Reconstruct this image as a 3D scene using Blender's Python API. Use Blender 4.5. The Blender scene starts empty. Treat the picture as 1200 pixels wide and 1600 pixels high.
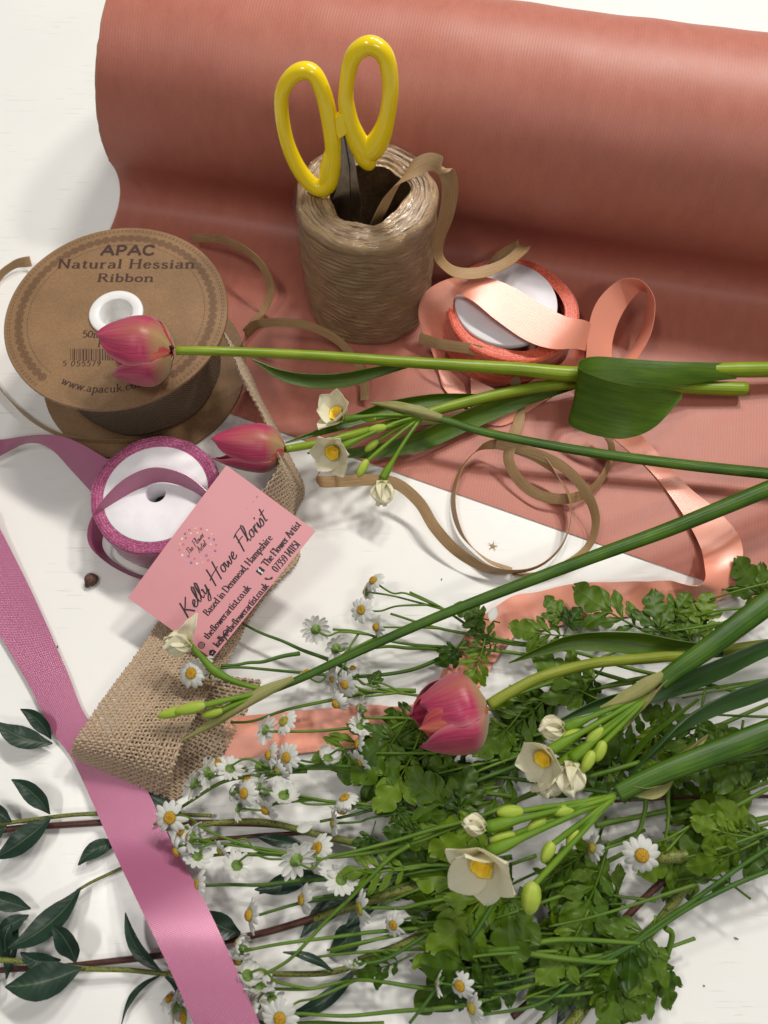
import bpy, bmesh, math, random
from mathutils import Vector, Matrix, Quaternion
R_ = math.radians
random.seed(7)
sc = bpy.context.scene
COL = sc.collection
U = 0.01                      # everything below is authored in centimetres

# ------------------------------------------------------------------ camera
F_PX, CAM_H, PITCH = 1202.0, 40.0, R_(67)
FW = Vector((0, math.cos(PITCH), -math.sin(PITCH)))
UPV = Vector((0, math.sin(PITCH), math.cos(PITCH)))
RT = Vector((1, 0, 0))
CAMP = Vector((0, 0, CAM_H))
cam = bpy.data.cameras.new('camera'); camo = bpy.data.objects.new('camera', cam); COL.objects.link(camo)
cam.sensor_fit = 'VERTICAL'; cam.sensor_height = 24.0; cam.lens = 24.0 * F_PX / 1600
camo.location = CAMP * U
camo.rotation_euler = (R_(90) - PITCH, 0, 0)
cam.clip_start = 0.01; cam.clip_end = 50
cam.dof.use_dof = True; cam.dof.focus_distance = 0.40; cam.dof.aperture_fstop = 7.0
sc.camera = camo

# ------------------------------------------------------------------ world and lamps (indoor, ceiling strip lamps)
w = bpy.data.worlds.new('World'); sc.world = w; w.use_nodes = True
bg = w.node_tree.nodes['Background']; bg.inputs['Color'].default_value = (.97, .98, 1.0, 1); bg.inputs['Strength'].default_value = 0.16
def area(name, loc, target, sx, sy, power, col=(1, .965, .905)):
    l = bpy.data.lights.new(name, 'AREA'); l.shape = 'RECTANGLE'; l.size = sx; l.size_y = sy; l.energy = power; l.color = col
    o = bpy.data.objects.new(name, l); COL.objects.link(o); o.location = loc
    o.rotation_euler = (Vector(target) - Vector(loc)).to_track_quat('-Z', 'Y').to_euler()
    return o
area('ceiling_lamp', (0.55, 1.15, 1.5), (0, .2, 0), .24, .12, 13.0)
area('ceiling_lamp', (0.95, 0.90, 1.5), (0, .2, 0), .24, .12, 8.5)
area('ceiling_lamp', (0.15, 1.40, 1.5), (0, .2, 0), .24, .12, 6)
area('ceiling_lamp', (-0.55, 0.0, 1.5), (-.1, .1, 0), .40, .12, 4.0)
area('ceiling_lamp', (0.40, -0.75, 1.5), (.1, .3, 0), .5, .14, 3.8)
sc.view_settings.view_transform = 'Standard'; sc.view_settings.look = 'None'
sc.view_settings.exposure = 0.20; sc.view_settings.gamma = 1.0
sc.view_settings.use_curve_mapping = False

# ------------------------------------------------------------------ geometry helpers
def P(px, py, z=0.0):
    d = FW * F_PX + RT * (px - 600) + UPV * (800 - py)
    return CAMP + d * ((z - CAM_H) / d.z)
def SD(x, y, z=0.0):                       # direction given as right / up / towards the eye
    v = RT * x + UPV * y - FW * z
    return v.normalized()
def V(p): return p.copy() if isinstance(p, Vector) else P(*p[:3])
def crom(pts, n):                          # Catmull-Rom through Vectors, n samples (arc-length even)
    pts = [Vector(p) for p in pts]
    if len(pts) == 2: pts = [pts[0], (pts[0] + pts[1]) / 2, pts[1]]
    q = [pts[0] * 2 - pts[1]] + pts + [pts[-1] * 2 - pts[-2]]
    out = []
    k = 16
    for i in range(1, len(q) - 2):
        a, b, c, d = q[i - 1], q[i], q[i + 1], q[i + 2]
        for j in range(k):
            t = j / k
            out.append(.5 * ((2 * b) + (c - a) * t + (2 * a - 5 * b + 4 * c - d) * t * t + (-a + 3 * b - 3 * c + d) * t ** 3))
    out.append(pts[-1])
    L = [0]
    for i in range(1, len(out)): L.append(L[-1] + (out[i] - out[i - 1]).length)
    res = []; i = 0
    for s in range(n):
        t = L[-1] * s / (n - 1)
        while i < len(L) - 2 and L[i + 1] < t: i += 1
        f = (t - L[i]) / max(1e-9, L[i + 1] - L[i])
        res.append(out[i].lerp(out[i + 1], min(1, max(0, f))))
    return res
def crom_u(pts, n):                        # uniform in the knots (keeps two edges in step)
    pts = [Vector(p) for p in pts]
    q = [pts[0] * 2 - pts[1]] + pts + [pts[-1] * 2 - pts[-2]]
    res = []
    m = len(pts) - 1
    for s in range(n):
        g = m * s / (n - 1); i = min(m - 1, int(g)); t = g - i
        a, b, c, d = q[i], q[i + 1], q[i + 2], q[i + 3]
        res.append(.5 * ((2 * b) + (c - a) * t + (2 * a - 5 * b + 4 * c - d) * t * t + (-a + 3 * b - 3 * c + d) * t ** 3))
    return res
def lerp_list(v, t):
    g = t * (len(v) - 1); i = min(len(v) - 2, int(g)); f = g - i
    return v[i] * (1 - f) + v[i + 1] * f

class MB:
    def __init__(s): s.v = []; s.f = []; s.uv = []; s.mi = []; s.cur = 0
    def vert(s, p, uv=(0, 0)): s.v.append(Vector(p)); s.uv.append(uv); return len(s.v) - 1
    def face(s, *ids): s.f.append(ids); s.mi.append(s.cur)
    def grid(s, rows, uvs=None, close=False):
        base = len(s.v); nr = len(rows); nc = len(rows[0])
        for i, r in enumerate(rows):
            for j, p in enumerate(r): s.vert(p, uvs[i][j] if uvs else (i, j))
        for i in range(nr - 1):
            for j in range(nc - (0 if close else 1)):
                a = base + i * nc + j; b = base + i * nc + (j + 1) % nc
                s.face(a, b, b + nc, a + nc)
        return base
    def tube(s, pts, rad, n=10, caps=True, flat=1.0, ridge=0, ramp=.12, up=None):
        m = len(pts)
        T = [(pts[min(m - 1, i + 1)] - pts[max(0, i - 1)]).normalized() for i in range(m)]
        N = (up or Vector((0, 0, 1))); N = (N - T[0] * N.dot(T[0]))
        if N.length < 1e-3: N = Vector((1, 0, 0)) - T[0] * T[0].x
        N.normalize()
        rows = []; uvs = []; L = 0
        for i in range(m):
            if i: L += (pts[i] - pts[i - 1]).length
            N = (N - T[i] * N.dot(T[i])).normalized(); B = T[i].cross(N)
            r = lerp_list(rad, i / (m - 1)) if isinstance(rad, (list, tuple)) else rad
            row = []; uv = []
            for k in range(n):
                a = 2 * math.pi * k / n
                rr = r * (1 + (ramp * (1 if k % 2 else -.2) if ridge else 0))
                row.append(pts[i] + N * (math.cos(a) * rr * flat) + B * (math.sin(a) * rr)); uv.append((L, k / n))
            rows.append(row); uvs.append(uv)
        b = s.grid(rows, uvs, close=True)
        if caps:
            s.face(*[b + k for k in range(n - 1, -1, -1)]); s.face(*[b + (m - 1) * n + k for k in range(n)])
        return rows
    def sheet(s, rowsT, thick, uvs):       # closed thin solid from a grid of points
        nr, nc = len(rowsT), len(rowsT[0])
        nm = []
        for i in range(nr):
            r = []
            for j in range(nc):
                du = rowsT[min(nr - 1, i + 1)][j] - rowsT[max(0, i - 1)][j]
                dv = rowsT[i][min(nc - 1, j + 1)] - rowsT[i][max(0, j - 1)]
                c = du.cross(dv); r.append(c.normalized() if c.length > 1e-12 else Vector((0, 0, 1)))
            nm.append(r)
        A = s.grid([[rowsT[i][j] + nm[i][j] * thick / 2 for j in range(nc)] for i in range(nr)], uvs)
        B = s.grid([[rowsT[i][j] - nm[i][j] * thick / 2 for j in reversed(range(nc))] for i in range(nr)],
                   [[uvs[i][j] for j in reversed(range(nc))] for i in range(nr)])
        a = lambda i, j: A + i * nc + j
        b = lambda i, j: B + i * nc + (nc - 1 - j)
        def side(*ids): s.face(*[s.vert(s.v[k], s.uv[k]) for k in ids])       # edges keep their own corners, so they stay crisp
        def run(pairs):                                                      # pairs of (upper, lower)
            ids = [(s.vert(s.v[p], s.uv[p]), s.vert(s.v[q], s.uv[q])) for p, q in pairs]
            for k in range(len(ids) - 1): s.face(ids[k + 1][0], ids[k][0], ids[k][1], ids[k + 1][1])
        run([(a(i, 0), b(i, 0)) for i in range(nr)])
        run([(a(i, nc - 1), b(i, nc - 1)) for i in reversed(range(nr))])
        run([(a(0, j), b(0, j)) for j in reversed(range(nc))])
        run([(a(nr - 1, j), b(nr - 1, j)) for j in range(nc)])
    def ball(s, c, axis, rl, rr, n=12, m=8, fn=None, uvtop=True):   # ellipsoid about an axis
        axis = Vector(axis).normalized(); X = axis.orthogonal().normalized(); Y = axis.cross(X)
        rows = []; uvs = []
        for i in range(m + 1):
            ph = math.pi * i / m; t = -math.cos(ph)
            k = math.sin(ph) * (fn(i / m) if fn else 1)
            rows.append([Vector(c) + axis * (t * rl) + (X * math.cos(2 * math.pi * j / n) + Y * math.sin(2 * math.pi * j / n)) * max(1e-4, k * rr) for j in range(n)])
            uvs.append([(i / m, j / n) for j in range(n)])
        b = s.grid(rows, uvs, close=True)
        s.face(*[b + k for k in range(n - 1, -1, -1)]); s.face(*[b + m * n + k for k in range(n)])
    def lathe(s, c, prof, n=64, wob=None, close=False):     # prof: (r, z) about vertical axis through c
        rows = []; uvs = []
        L = 0
        for i, (r, z) in enumerate(prof):
            if i: L += math.hypot(r - prof[i - 1][0], z - prof[i - 1][1])
            row = []; uv = []
            for k in range(n):
                a = -2 * math.pi * k / n
                q = wob(a, r, z) if wob else 0
                row.append(Vector((c[0] + (r + q) * math.cos(a), c[1] + (r + q) * math.sin(a), c[2] + z))); uv.append((L, r * 6.2832 * k / n))
            rows.append(row); uvs.append(uv)
        return s.grid(rows, uvs, close=True)
    def build(s, name, mats, parent=None, smooth=True, origin=None):
        if not isinstance(mats, (list, tuple)): mats = [mats]
        if parent is not None: org = Vector(parent['_o'])
        elif origin is not None: org = Vector(origin)
        else:
            org = sum(s.v, Vector()) / len(s.v); org.z = min(v.z for v in s.v)
        me = bpy.data.meshes.new(name)
        me.from_pydata([tuple((v - org) * U) for v in s.v], [], s.f)
        ul = me.uv_layers.new(name='UVMap')
        buf = []
        for lp in me.loops: buf.extend(s.uv[lp.vertex_index])
        ul.data.foreach_set('uv', buf)
        for m in mats: me.materials.append(m)
        me.polygons.foreach_set('material_index', s.mi)
        me.polygons.foreach_set('use_smooth', [smooth] * len(s.f))
        me.update()
        o = bpy.data.objects.new(name, me); COL.objects.link(o)
        if parent is not None: o.parent = parent; o['_o'] = list(org)
        else: o.location = org * U; o['_o'] = list(org)
        return o
def empty(name, at, label=None, cat=None, group=None):
    o = bpy.data.objects.new(name, None); COL.objects.link(o); o.empty_display_size = .02
    o.location = Vector(at) * U; o['_o'] = list(at)
    tag(o, label, cat, group); return o
def tag(o, label=None, cat=None, group=None, kind=None):
    if label: o['label'] = label
    if cat: o['category'] = cat
    if group: o['group'] = group
    if kind: o['kind'] = kind
    return o
def ribbon_rows(edges, n, nv=5, cup=0.0, width=None, lift=0.0):
    Ls = crom_u([V(e[0]) for e in edges], n); Rs = crom_u([V(e[1]) for e in edges], n)
    rows = []; uvs = []; u = 0; prev = None
    for i in range(n):
        a, b = Ls[i], Rs[i]
        if width:
            c = (a + b) / 2; d = (b - a).normalized(); a = c - d * width / 2; b = c + d * width / 2
        c = (a + b) / 2
        if prev is not None: u += (c - prev).length
        prev = c
        w = (b - a).length
        rows.append([a.lerp(b, j / nv) for j in range(nv + 1)])
        uvs.append([(u, w * j / nv) for j in range(nv + 1)])
    if cup:
        for i in range(n):
            du = rows[min(n - 1, i + 1)][nv // 2] - rows[max(0, i - 1)][nv // 2]
            nn = du.cross(rows[i][-1] - rows[i][0])
            if nn.length: nn.normalize()
            for j in range(nv + 1):
                t = j / nv * 2 - 1; rows[i][j] = rows[i][j] + nn * cup * (1 - t * t)
    return rows, uvs
def strip_rows(pts, width, n=60, nv=3, cup=0.0):   # pts: (px,py,z, sx,sy,sz): side vector in screen terms
    C = crom_u([P(*p[:3]) for p in pts], n); S = crom_u([SD(*p[3:6]) for p in pts], n)
    rows = []; uvs = []; u = 0
    for i in range(n):
        if i: u += (C[i] - C[i - 1]).length
        T = (C[min(n - 1, i + 1)] - C[max(0, i - 1)]).normalized()
        s = S[i] - T * S[i].dot(T) * .9; s.normalize()
        N = T.cross(s)
        ww = lerp_list(width, i / (n - 1)) if isinstance(width, (list, tuple)) else width
        rows.append([C[i] + s * (ww * (j / nv - .5)) + N * cup * (1 - (2 * j / nv - 1) ** 2) for j in range(nv + 1)])
        uvs.append([(u, ww * j / nv) for j in range(nv + 1)])
    return rows, uvs

# ------------------------------------------------------------------ material helpers
class NT:
    def __init__(s, name):
        s.m = bpy.data.materials.new(name); s.m.use_nodes = True; s.t = s.m.node_tree; s.n = s.t.nodes
        s.b = s.n['Principled BSDF']; s.out = s.n['Material Output']
    def new(s, typ, **kw):
        x = s.n.new(typ)
        for k, v in kw.items(): setattr(x, k, v)
        return x
    def link(s, a, b): s.t.links.new(a, b)
    def inp(s, node, name, val):
        i = node.inputs[name]
        if hasattr(val, 'is_output') or isinstance(val, bpy.types.NodeSocket): s.link(val, i)
        else: i.default_value = val
    def coord(s, kind='Object', sc=(1, 1, 1), rot=(0, 0, 0)):
        c = s.new('ShaderNodeTexCoord'); m = s.new('ShaderNodeMapping')
        k = 100 if kind == 'Object' else 1
        m.inputs['Scale'].default_value = tuple(x * k for x in sc); m.inputs['Rotation'].default_value = rot
        s.link(c.outputs[kind], m.inputs['Vector']); return m.outputs[0]
    def noise(s, vec, scale=1, detail=4, rough=.5, dist=0):
        x = s.new('ShaderNodeTexNoise'); s.link(vec, x.inputs['Vector'])
        x.inputs['Scale'].default_value = scale; x.inputs['Detail'].default_value = detail
        x.inputs['Roughness'].default_value = rough; x.inputs['Distortion'].default_value = dist
        return x.outputs['Fac']
    def math(s, op, a, b=0.0, c=0.0):
        x = s.new('ShaderNodeMath', operation=op)
        for i, v in enumerate((a, b, c)):
            if isinstance(v, bpy.types.NodeSocket): s.link(v, x.inputs[i])
            else: x.inputs[i].default_value = v
        return x.outputs[0]
    def xyz(s, vec):
        x = s.new('ShaderNodeSeparateXYZ'); s.link(vec, x.inputs[0]); return x.outputs
    def ramp(s, fac, stops, interp='LINEAR'):
        x = s.new('ShaderNodeValToRGB'); r = x.color_ramp; r.interpolation = interp
        while len(r.elements) < len(stops): r.elements.new(.5)
        for e, (p, c) in zip(r.elements, stops):
            e.position = p; e.color = (c, c, c, 1) if isinstance(c, (int, float)) else (*c, 1)
        s.link(fac, x.inputs[0]); return x.outputs[0]
    def mix(s, fac, a, b, mode='MIX'):
        x = s.new('ShaderNodeMix', data_type='RGBA', blend_type=mode)
        def put(i, v):
            if isinstance(v, bpy.types.NodeSocket): s.link(v, x.inputs[i])
            elif i == 0: x.inputs[0].default_value = v
            else: x.inputs[i].default_value = (*v, 1)
        put(0, fac); put(6, a); put(7, b); return x.outputs[2]
    def bump(s, h, strength=.3, dist=.01, normal=None):
        x = s.new('ShaderNodeBump'); s.link(h, x.inputs['Height']); x.inputs['Strength'].default_value = strength
        x.inputs['Distance'].default_value = dist * U
        if normal: s.link(normal, x.inputs['Normal'])
        return x.outputs[0]
    def set(s, **kw):
        names = {'color': 'Base Color', 'rough': 'Roughness', 'normal': 'Normal', 'spec': 'Specular IOR Level', 'coat': 'Coat Weight',
                 'coatr': 'Coat Roughness', 'coatn': 'Coat Normal', 'metal': 'Metallic', 'sheen': 'Sheen Weight', 'aniso': 'Anisotropic',
                 'sss': 'Subsurface Weight', 'trans': 'Transmission Weight', 'sheenr': 'Sheen Roughness', 'tan': 'Tangent', 'anr': 'Anisotropic Rotation'}
        for k, v in kw.items():
            i = s.b.inputs[names[k]]
            if isinstance(v, bpy.types.NodeSocket): s.link(v, i)
            elif k == 'color': i.default_value = (*v, 1)
            else: i.default_value = v
        return s.m
def simple(name, col, rough=.5, noise=0.15, scale=3, **kw):
    t = NT(name); n = t.noise(t.coord(), scale, 4)
    c = t.mix(t.ramp(n, [(.3, 0), (.7, 1)]), tuple(x * (1 - noise) for x in col), tuple(min(1, x * (1 + noise)) for x in col))
    return t.set(color=c, rough=rough, **kw)
def thin(t, frac=.35, col=None):           # light shining through a thin leaf or petal
    tr = t.new('ShaderNodeBsdfTranslucent'); mx = t.new('ShaderNodeMixShader'); mx.inputs[0].default_value = frac
    src = t.b.inputs['Base Color']
    if col: tr.inputs[0].default_value = (*col, 1)
    elif src.is_linked: t.link(src.links[0].from_socket, tr.inputs[0])
    else: tr.inputs[0].default_value = src.default_value
    t.link(t.b.outputs[0], mx.inputs[1]); t.link(tr.outputs[0], mx.inputs[2]); t.link(mx.outputs[0], t.out.inputs[0])
    return t.m

# ------------------------------------------------------------------ materials
def m_table():
    t = NT('white_laminate'); c = t.coord()
    n1 = t.noise(c, .06, 5); n2 = t.noise(c, 1.4, 6, .65); 
    col = t.mix(t.ramp(n1, [(.35, 0), (.7, 1)]), (.80, .785, .755), (.86, .845, .81))
    sp = t.ramp(t.noise(c, 6, 2, .5), [(.76, 0), (.80, 1)])
    col = t.mix(t.math('MULTIPLY', sp, .25), col, (.45, .40, .33))
    # faint scratches, thin stretched lines in two directions
    s1 = t.ramp(t.noise(t.coord(sc=(.25, 6, 1), rot=(0, 0, .7)), 1.2, 2), [(.64, 0), (.67, 1)])
    s2 = t.ramp(t.noise(c, .25, 2), [(.5, 0), (.6, 1)])
    sm = t.math('MULTIPLY', s1, s2)
    col = t.mix(t.math('MULTIPLY', sm, .35), col, (.5, .47, .42))
    rg = t.math('ADD', t.math('MULTIPLY', n2, .16), .17)
    b = t.bump(t.math('ADD', t.noise(c, .35, 3), t.math('MULTIPLY', n2, .04)), .25, .06)
    return t.set(color=col, rough=rg, normal=b, spec=.5)
def m_kraft(name, base, dark, rib=1.0):
    t = NT(name); uv = t.coord('UV'); x, y, z = t.xyz(uv)[:3]
    w1 = t.math('SINE', t.math('MULTIPLY', x, 2 * math.pi / .17))
    n = t.noise(t.coord('UV', sc=(1.2, .5, 1)), 1.2, 5, .6); fine = t.noise(t.coord('UV', sc=(30, 5, 1)), 1, 3)
    big = t.noise(uv, .12, 3)
    f = t.math('ADD', t.math('MULTIPLY', n, .5), t.math('MULTIPLY', fine, .5))
    col = t.mix(t.ramp(f, [(.3, 0), (.7, 1)]), dark, base)
    col = t.mix(t.ramp(t.math('MULTIPLY_ADD', w1, .5, .5), [(0, .12 * rib), (1, 0)]), col, tuple(c * .7 for c in dark))
    h = t.math('ADD', t.math('MULTIPLY', w1, .13 * rib), t.math('ADD', t.math('MULTIPLY', fine, .3), t.math('MULTIPLY', big, 9)))
    return t.set(color=col, rough=t.math('MULTIPLY_ADD', n, .16, .38), normal=t.bump(h, .35, .03), spec=.38)
def m_satin(name, base, hi=None, rough=.3, metal=.22, bs=.3):
    t = NT(name); x, y, z = t.xyz(t.coord('UV'))[:3]
    tw = t.math('MULTIPLY', t.math('SINE', t.math('MULTIPLY', x, 2 * math.pi / .12)), t.math('SINE', t.math('MULTIPLY', y, 2 * math.pi / .12)))
    n = t.noise(t.coord('UV', sc=(.6, 3, 1)), 1, 3)
    col = t.mix(t.ramp(t.math('MULTIPLY_ADD', tw, .5, .5), [(0, 0), (1, 1)]), tuple(c * .84 for c in base), tuple(min(1, c * 1.1) for c in base))
    h = t.math('ADD', t.math('MULTIPLY', tw, .35), n)
    return t.set(color=col, rough=rough, normal=t.bump(t.math('ADD', t.math('MULTIPLY', tw, .8), n), bs, .02), spec=1.0, sheen=.1, sheenr=.4, metal=metal)
def m_raffia():
    t = NT('raffia_paper'); f = t.noise(t.coord('UV', sc=(.6, 40, 1)), 1, 4, .7); x, y, z = t.xyz(t.coord('UV'))[:3]
    col = t.mix(t.ramp(f, [(.3, 0), (.7, 1)]), (.22, .125, .05), (.52, .335, .165))
    return t.set(color=col, rough=.5, normal=t.bump(f, .6, .03), spec=.4)
def m_raffia_top():
    t = NT('raffia_layers'); o = t.coord('Object'); x, y, z = t.xyz(o)[:3]
    r = t.math('SQRT', t.math('ADD', t.math('MULTIPLY', x, x), t.math('MULTIPLY', y, y)))
    a = t.math('ARCTAN2', y, x)
    cmb = t.new('ShaderNodeCombineXYZ'); t.link(t.math('MULTIPLY', r, 9), cmb.inputs[0]); t.link(t.math('MULTIPLY', a, 1.6), cmb.inputs[1]); t.link(z, cmb.inputs[2])
    f = t.noise(cmb.outputs[0], 1, 3, .6)
    cmb2 = t.new('ShaderNodeCombineXYZ'); t.link(t.math('MULTIPLY', r, 26), cmb2.inputs[0]); t.link(t.math('MULTIPLY', a, 4), cmb2.inputs[1])
    g = t.noise(cmb2.outputs[0], 1, 2)
    k = t.math('ADD', t.math('MULTIPLY', f, .6), t.math('MULTIPLY', g, .4))
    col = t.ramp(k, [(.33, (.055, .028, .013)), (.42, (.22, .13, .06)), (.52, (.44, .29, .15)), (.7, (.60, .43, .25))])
    return t.set(color=col, rough=.42, normal=t.bump(k, .9, .10), coat=.5, coatr=.12)
def m_raffia_side():
    t = NT('wound_raffia'); x, y, z = t.xyz(t.coord('Object'))[:3]; 
    a = t.math('ARCTAN2', y, x)
    cmb = t.new('ShaderNodeCombineXYZ'); t.link(t.math('MULTIPLY', a, 1.7), cmb.inputs[0])
    zz = t.math('ADD', z, t.math('MULTIPLY', t.math('SINE', t.math('ADD', t.math('MULTIPLY', a, 1.0), 1)), .55))
    t.link(t.math('MULTIPLY', zz, 2.6), cmb.inputs[1])
    f = t.noise(cmb.outputs[0], 3.0, 6, .7, .3)
    cmb2 = t.new('ShaderNodeCombineXYZ'); t.link(t.math('MULTIPLY', a, 1.2), cmb2.inputs[0]); t.link(t.math('MULTIPLY', zz, 32), cmb2.inputs[1])
    g = t.noise(cmb2.outputs[0], 1, 4, .7)
    f = t.math('ADD', t.math('MULTIPLY', f, .45), t.math('MULTIPLY', g, .55))
    col = t.ramp(f, [(.36, (.20, .115, .05)), (.45, (.46, .28, .125)), (.56, (.62, .41, .20)), (.70, (.62, .43, .24))])
    col = t.mix(t.math('MULTIPLY', g, .35), col, (.25, .15, .07))
    wr = t.noise(t.coord(sc=(.8, .8, 1.6)), 1.1, 4, .55, 1.5)
    return t.set(color=col, rough=.5, normal=t.bump(t.math('ADD', f, t.math('MULTIPLY', g, .3)), 1.0, .16), coat=.15, coatr=.1, coatn=t.bump(wr, .5, .12))
def m_film():
    t = NT('clear_film'); wr = t.noise(t.coord(sc=(.6, .6, 1.2)), 1.3, 5, .6, 2.0); nb = t.bump(wr, 1.0, .35)
    g = t.new('ShaderNodeBsdfGlossy'); g.inputs['Roughness'].default_value = .12; t.link(nb, g.inputs['Normal'])
    tr = t.new('ShaderNodeBsdfTransparent'); fr = t.new('ShaderNodeLayerWeight'); fr.inputs['Blend'].default_value = .5; t.link(nb, fr.inputs['Normal']); fc = t.math('MULTIPLY_ADD', t.math('POWER', fr.outputs['Facing'], 3.0), .42, .05)
    mx = t.new('ShaderNodeMixShader'); t.link(fc, mx.inputs[0]); t.link(tr.outputs[0], mx.inputs[1]); t.link(g.outputs[0], mx.inputs[2])
    t.link(mx.outputs[0], t.out.inputs[0]); return t.m
def m_hess(name='hessian_yarn'):
    t = NT(name); f = t.noise(t.coord('UV', sc=(1.2, 1, 1)), 5, 4, .6); g = t.noise(t.coord(sc=(1, 1, 1)), .7, 3)
    h = t.noise(t.coord(), 22, 2)
    col = t.mix(t.ramp(f, [(.3, 0), (.7, 1)]), (.28, .195, .115), (.60, .46, .31))
    col = t.mix(t.math('MULTIPLY', g, .5), col, (.52, .36, .24))
    return t.set(color=col, rough=.75, normal=t.bump(h, .8, .03), sheen=.3, spec=.25)
def m_hess_wound():
    t = NT('wound_hessian'); x, y, z = t.xyz(t.coord('UV'))[:3]
    a = t.math('SINE', t.math('MULTIPLY', x, 2 * math.pi / .19)); b = t.math('SINE', t.math('MULTIPLY', y, 2 * math.pi / .19))
    h = t.math('MULTIPLY', a, b)
    col = t.mix(t.ramp(t.math('MULTIPLY_ADD', h, .5, .5), [(0, 0), (1, 1)]), (.13, .085, .05), (.5, .37, .24))
    return t.set(color=col, rough=.8, normal=t.bump(h, 1, .08))
def m_board():
    t = NT('brown_kraft_board'); c = t.coord(); f = t.noise(c, 7, 5, .65); g = t.noise(c, .5, 4)
    k = t.math('ADD', t.math('MULTIPLY', f, .55), t.math('MULTIPLY', g, .45))
    col = t.mix(t.ramp(k, [(.35, 0), (.65, 1)]), (.19, .105, .046), (.29, .165, .078))
    return t.set(color=col, rough=.55, normal=t.bump(f, .3, .02))
def m_glitter(name, base, hi):
    t = NT(name); c = t.coord(); v = t.new('ShaderNodeTexVoronoi'); t.link(c, v.inputs['Vector']); v.inputs['Scale'].default_value = 22
    bw = t.new('ShaderNodeRGBToBW'); t.link(v.outputs['Color'], bw.inputs[0])
    lay = t.noise(t.coord(sc=(.15, .15, 5)), 1, 3)
    x, y, z = t.xyz(c)[:3]; r = t.math('SQRT', t.math('ADD', t.math('MULTIPLY', x, x), t.math('MULTIPLY', y, y)))
    rl = t.math('MULTIPLY_ADD', t.math('SINE', t.math('MULTIPLY', r, 45)), .5, .5)
    k = t.math('ADD', t.math('MULTIPLY', bw.outputs[0], .6), t.math('ADD', t.math('MULTIPLY', lay, .25), t.math('MULTIPLY', rl, .15)))
    col = t.ramp(k, [(.2, tuple(q * .45 for q in base)), (.5, base), (.8, hi)])
    return t.set(color=col, rough=.42, normal=t.bump(k, .8, .03), sheen=.3, spec=.5)
def m_petal_tulip():
    t = NT('tulip_petal'); x, y, z = t.xyz(t.coord('UV'))[:3]      # x along 0..1, y across -1..1
    st = t.noise(t.coord('UV', sc=(1.0, 9, 1)), 2.0, 4, .6); bl = t.noise(t.coord('UV', sc=(2, 2, 1)), 1.3, 3)
    oi = t.new('ShaderNodeObjectInfo')
    base = t.mix(t.ramp(st, [(.3, 0), (.7, 1)]), (.36, .012, .065), (.68, .075, .165))
    ay = t.math('ABSOLUTE', y)
    flame = t.math('MULTIPLY', t.ramp(t.math('ADD', ay, t.math('MULTIPLY', st, .5)), [(.2, 1), (.75, 0)]), t.ramp(x, [(.05, 1), (.6, .45), (.85, 0)]))
    col = t.mix(t.math('MULTIPLY', flame, .55), base, (.50, .40, .09))
    col = t.mix(t.ramp(x, [(0, .85), (.14, .45), (.26, 0)]), col, (.55, .50, .16))
    edge = t.math('MULTIPLY', t.ramp(ay, [(.82, 0), (1, 1)]), .5)
    col = t.mix(edge, col, (.85, .36, .36))
    col = t.mix(t.math('MULTIPLY', bl, .2), col, (.55, .10, .22))
    t.set(color=col, rough=.38, normal=t.bump(st, .35, .03), spec=.45, sheen=.25)
    return thin(t, .28)
def m_inner_tulip():
    t = NT('tulip_inner_petal'); x, y, z = t.xyz(t.coord('UV'))[:3]
    st = t.noise(t.coord('UV', sc=(1.0, 9, 1)), 2.0, 4, .6)
    base = t.mix(t.ramp(st, [(.3, 0), (.7, 1)]), (.42, .03, .06), (.68, .14, .12))
    col = t.mix(t.ramp(t.math('ABSOLUTE', y), [(.02, .25), (.35, 0)]), base, (.80, .42, .14))
    t.set(color=col, rough=.4, normal=t.bump(st, .35, .03)); return thin(t, .28)
def m_stem(name, a, b, rough=.35, speck=None):
    t = NT(name); st = t.noise(t.coord('UV', sc=(.25, 9, 1)), 1.6, 4, .6); g = t.noise(t.coord(), .5, 3)
    k = t.math('ADD', t.math('MULTIPLY', st, .5), t.math('MULTIPLY', g, .5))
    col = t.mix(t.ramp(k, [(.35, 0), (.65, 1)]), a, b)
    ln = t.math('SINE', t.math('MULTIPLY', t.xyz(t.coord('UV'))[1], 2 * math.pi * 17)); col = t.mix(t.ramp(t.math('MULTIPLY_ADD', ln, .5, .5), [(.2, .35), (.8, 0)]), col, tuple(q * .45 for q in a))
    if speck:
        v = t.ramp(t.noise(t.coord(), 14, 2), [(.55, 0), (.62, 1)]); col = t.mix(v, col, speck)
    t.set(color=col, rough=rough, normal=t.bump(st, .4, .04), spec=.32); return t.m
def m_blade(name, a, b, rough=.35, tr=.25):
    t = NT(name); st = t.noise(t.coord('UV', sc=(.12, 14, 1)), 2.2, 3, .6); g = t.noise(t.coord('UV', sc=(.4, 2, 1)), 1, 4)
    k = t.math('ADD', t.math('MULTIPLY', st, .55), t.math('MULTIPLY', g, .45))
    col = t.mix(t.ramp(k, [(.35, 0), (.65, 1)]), a, b)
    t.set(color=col, rough=rough, normal=t.bump(st, .4, .03), spec=.5); return thin(t, tr)
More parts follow.
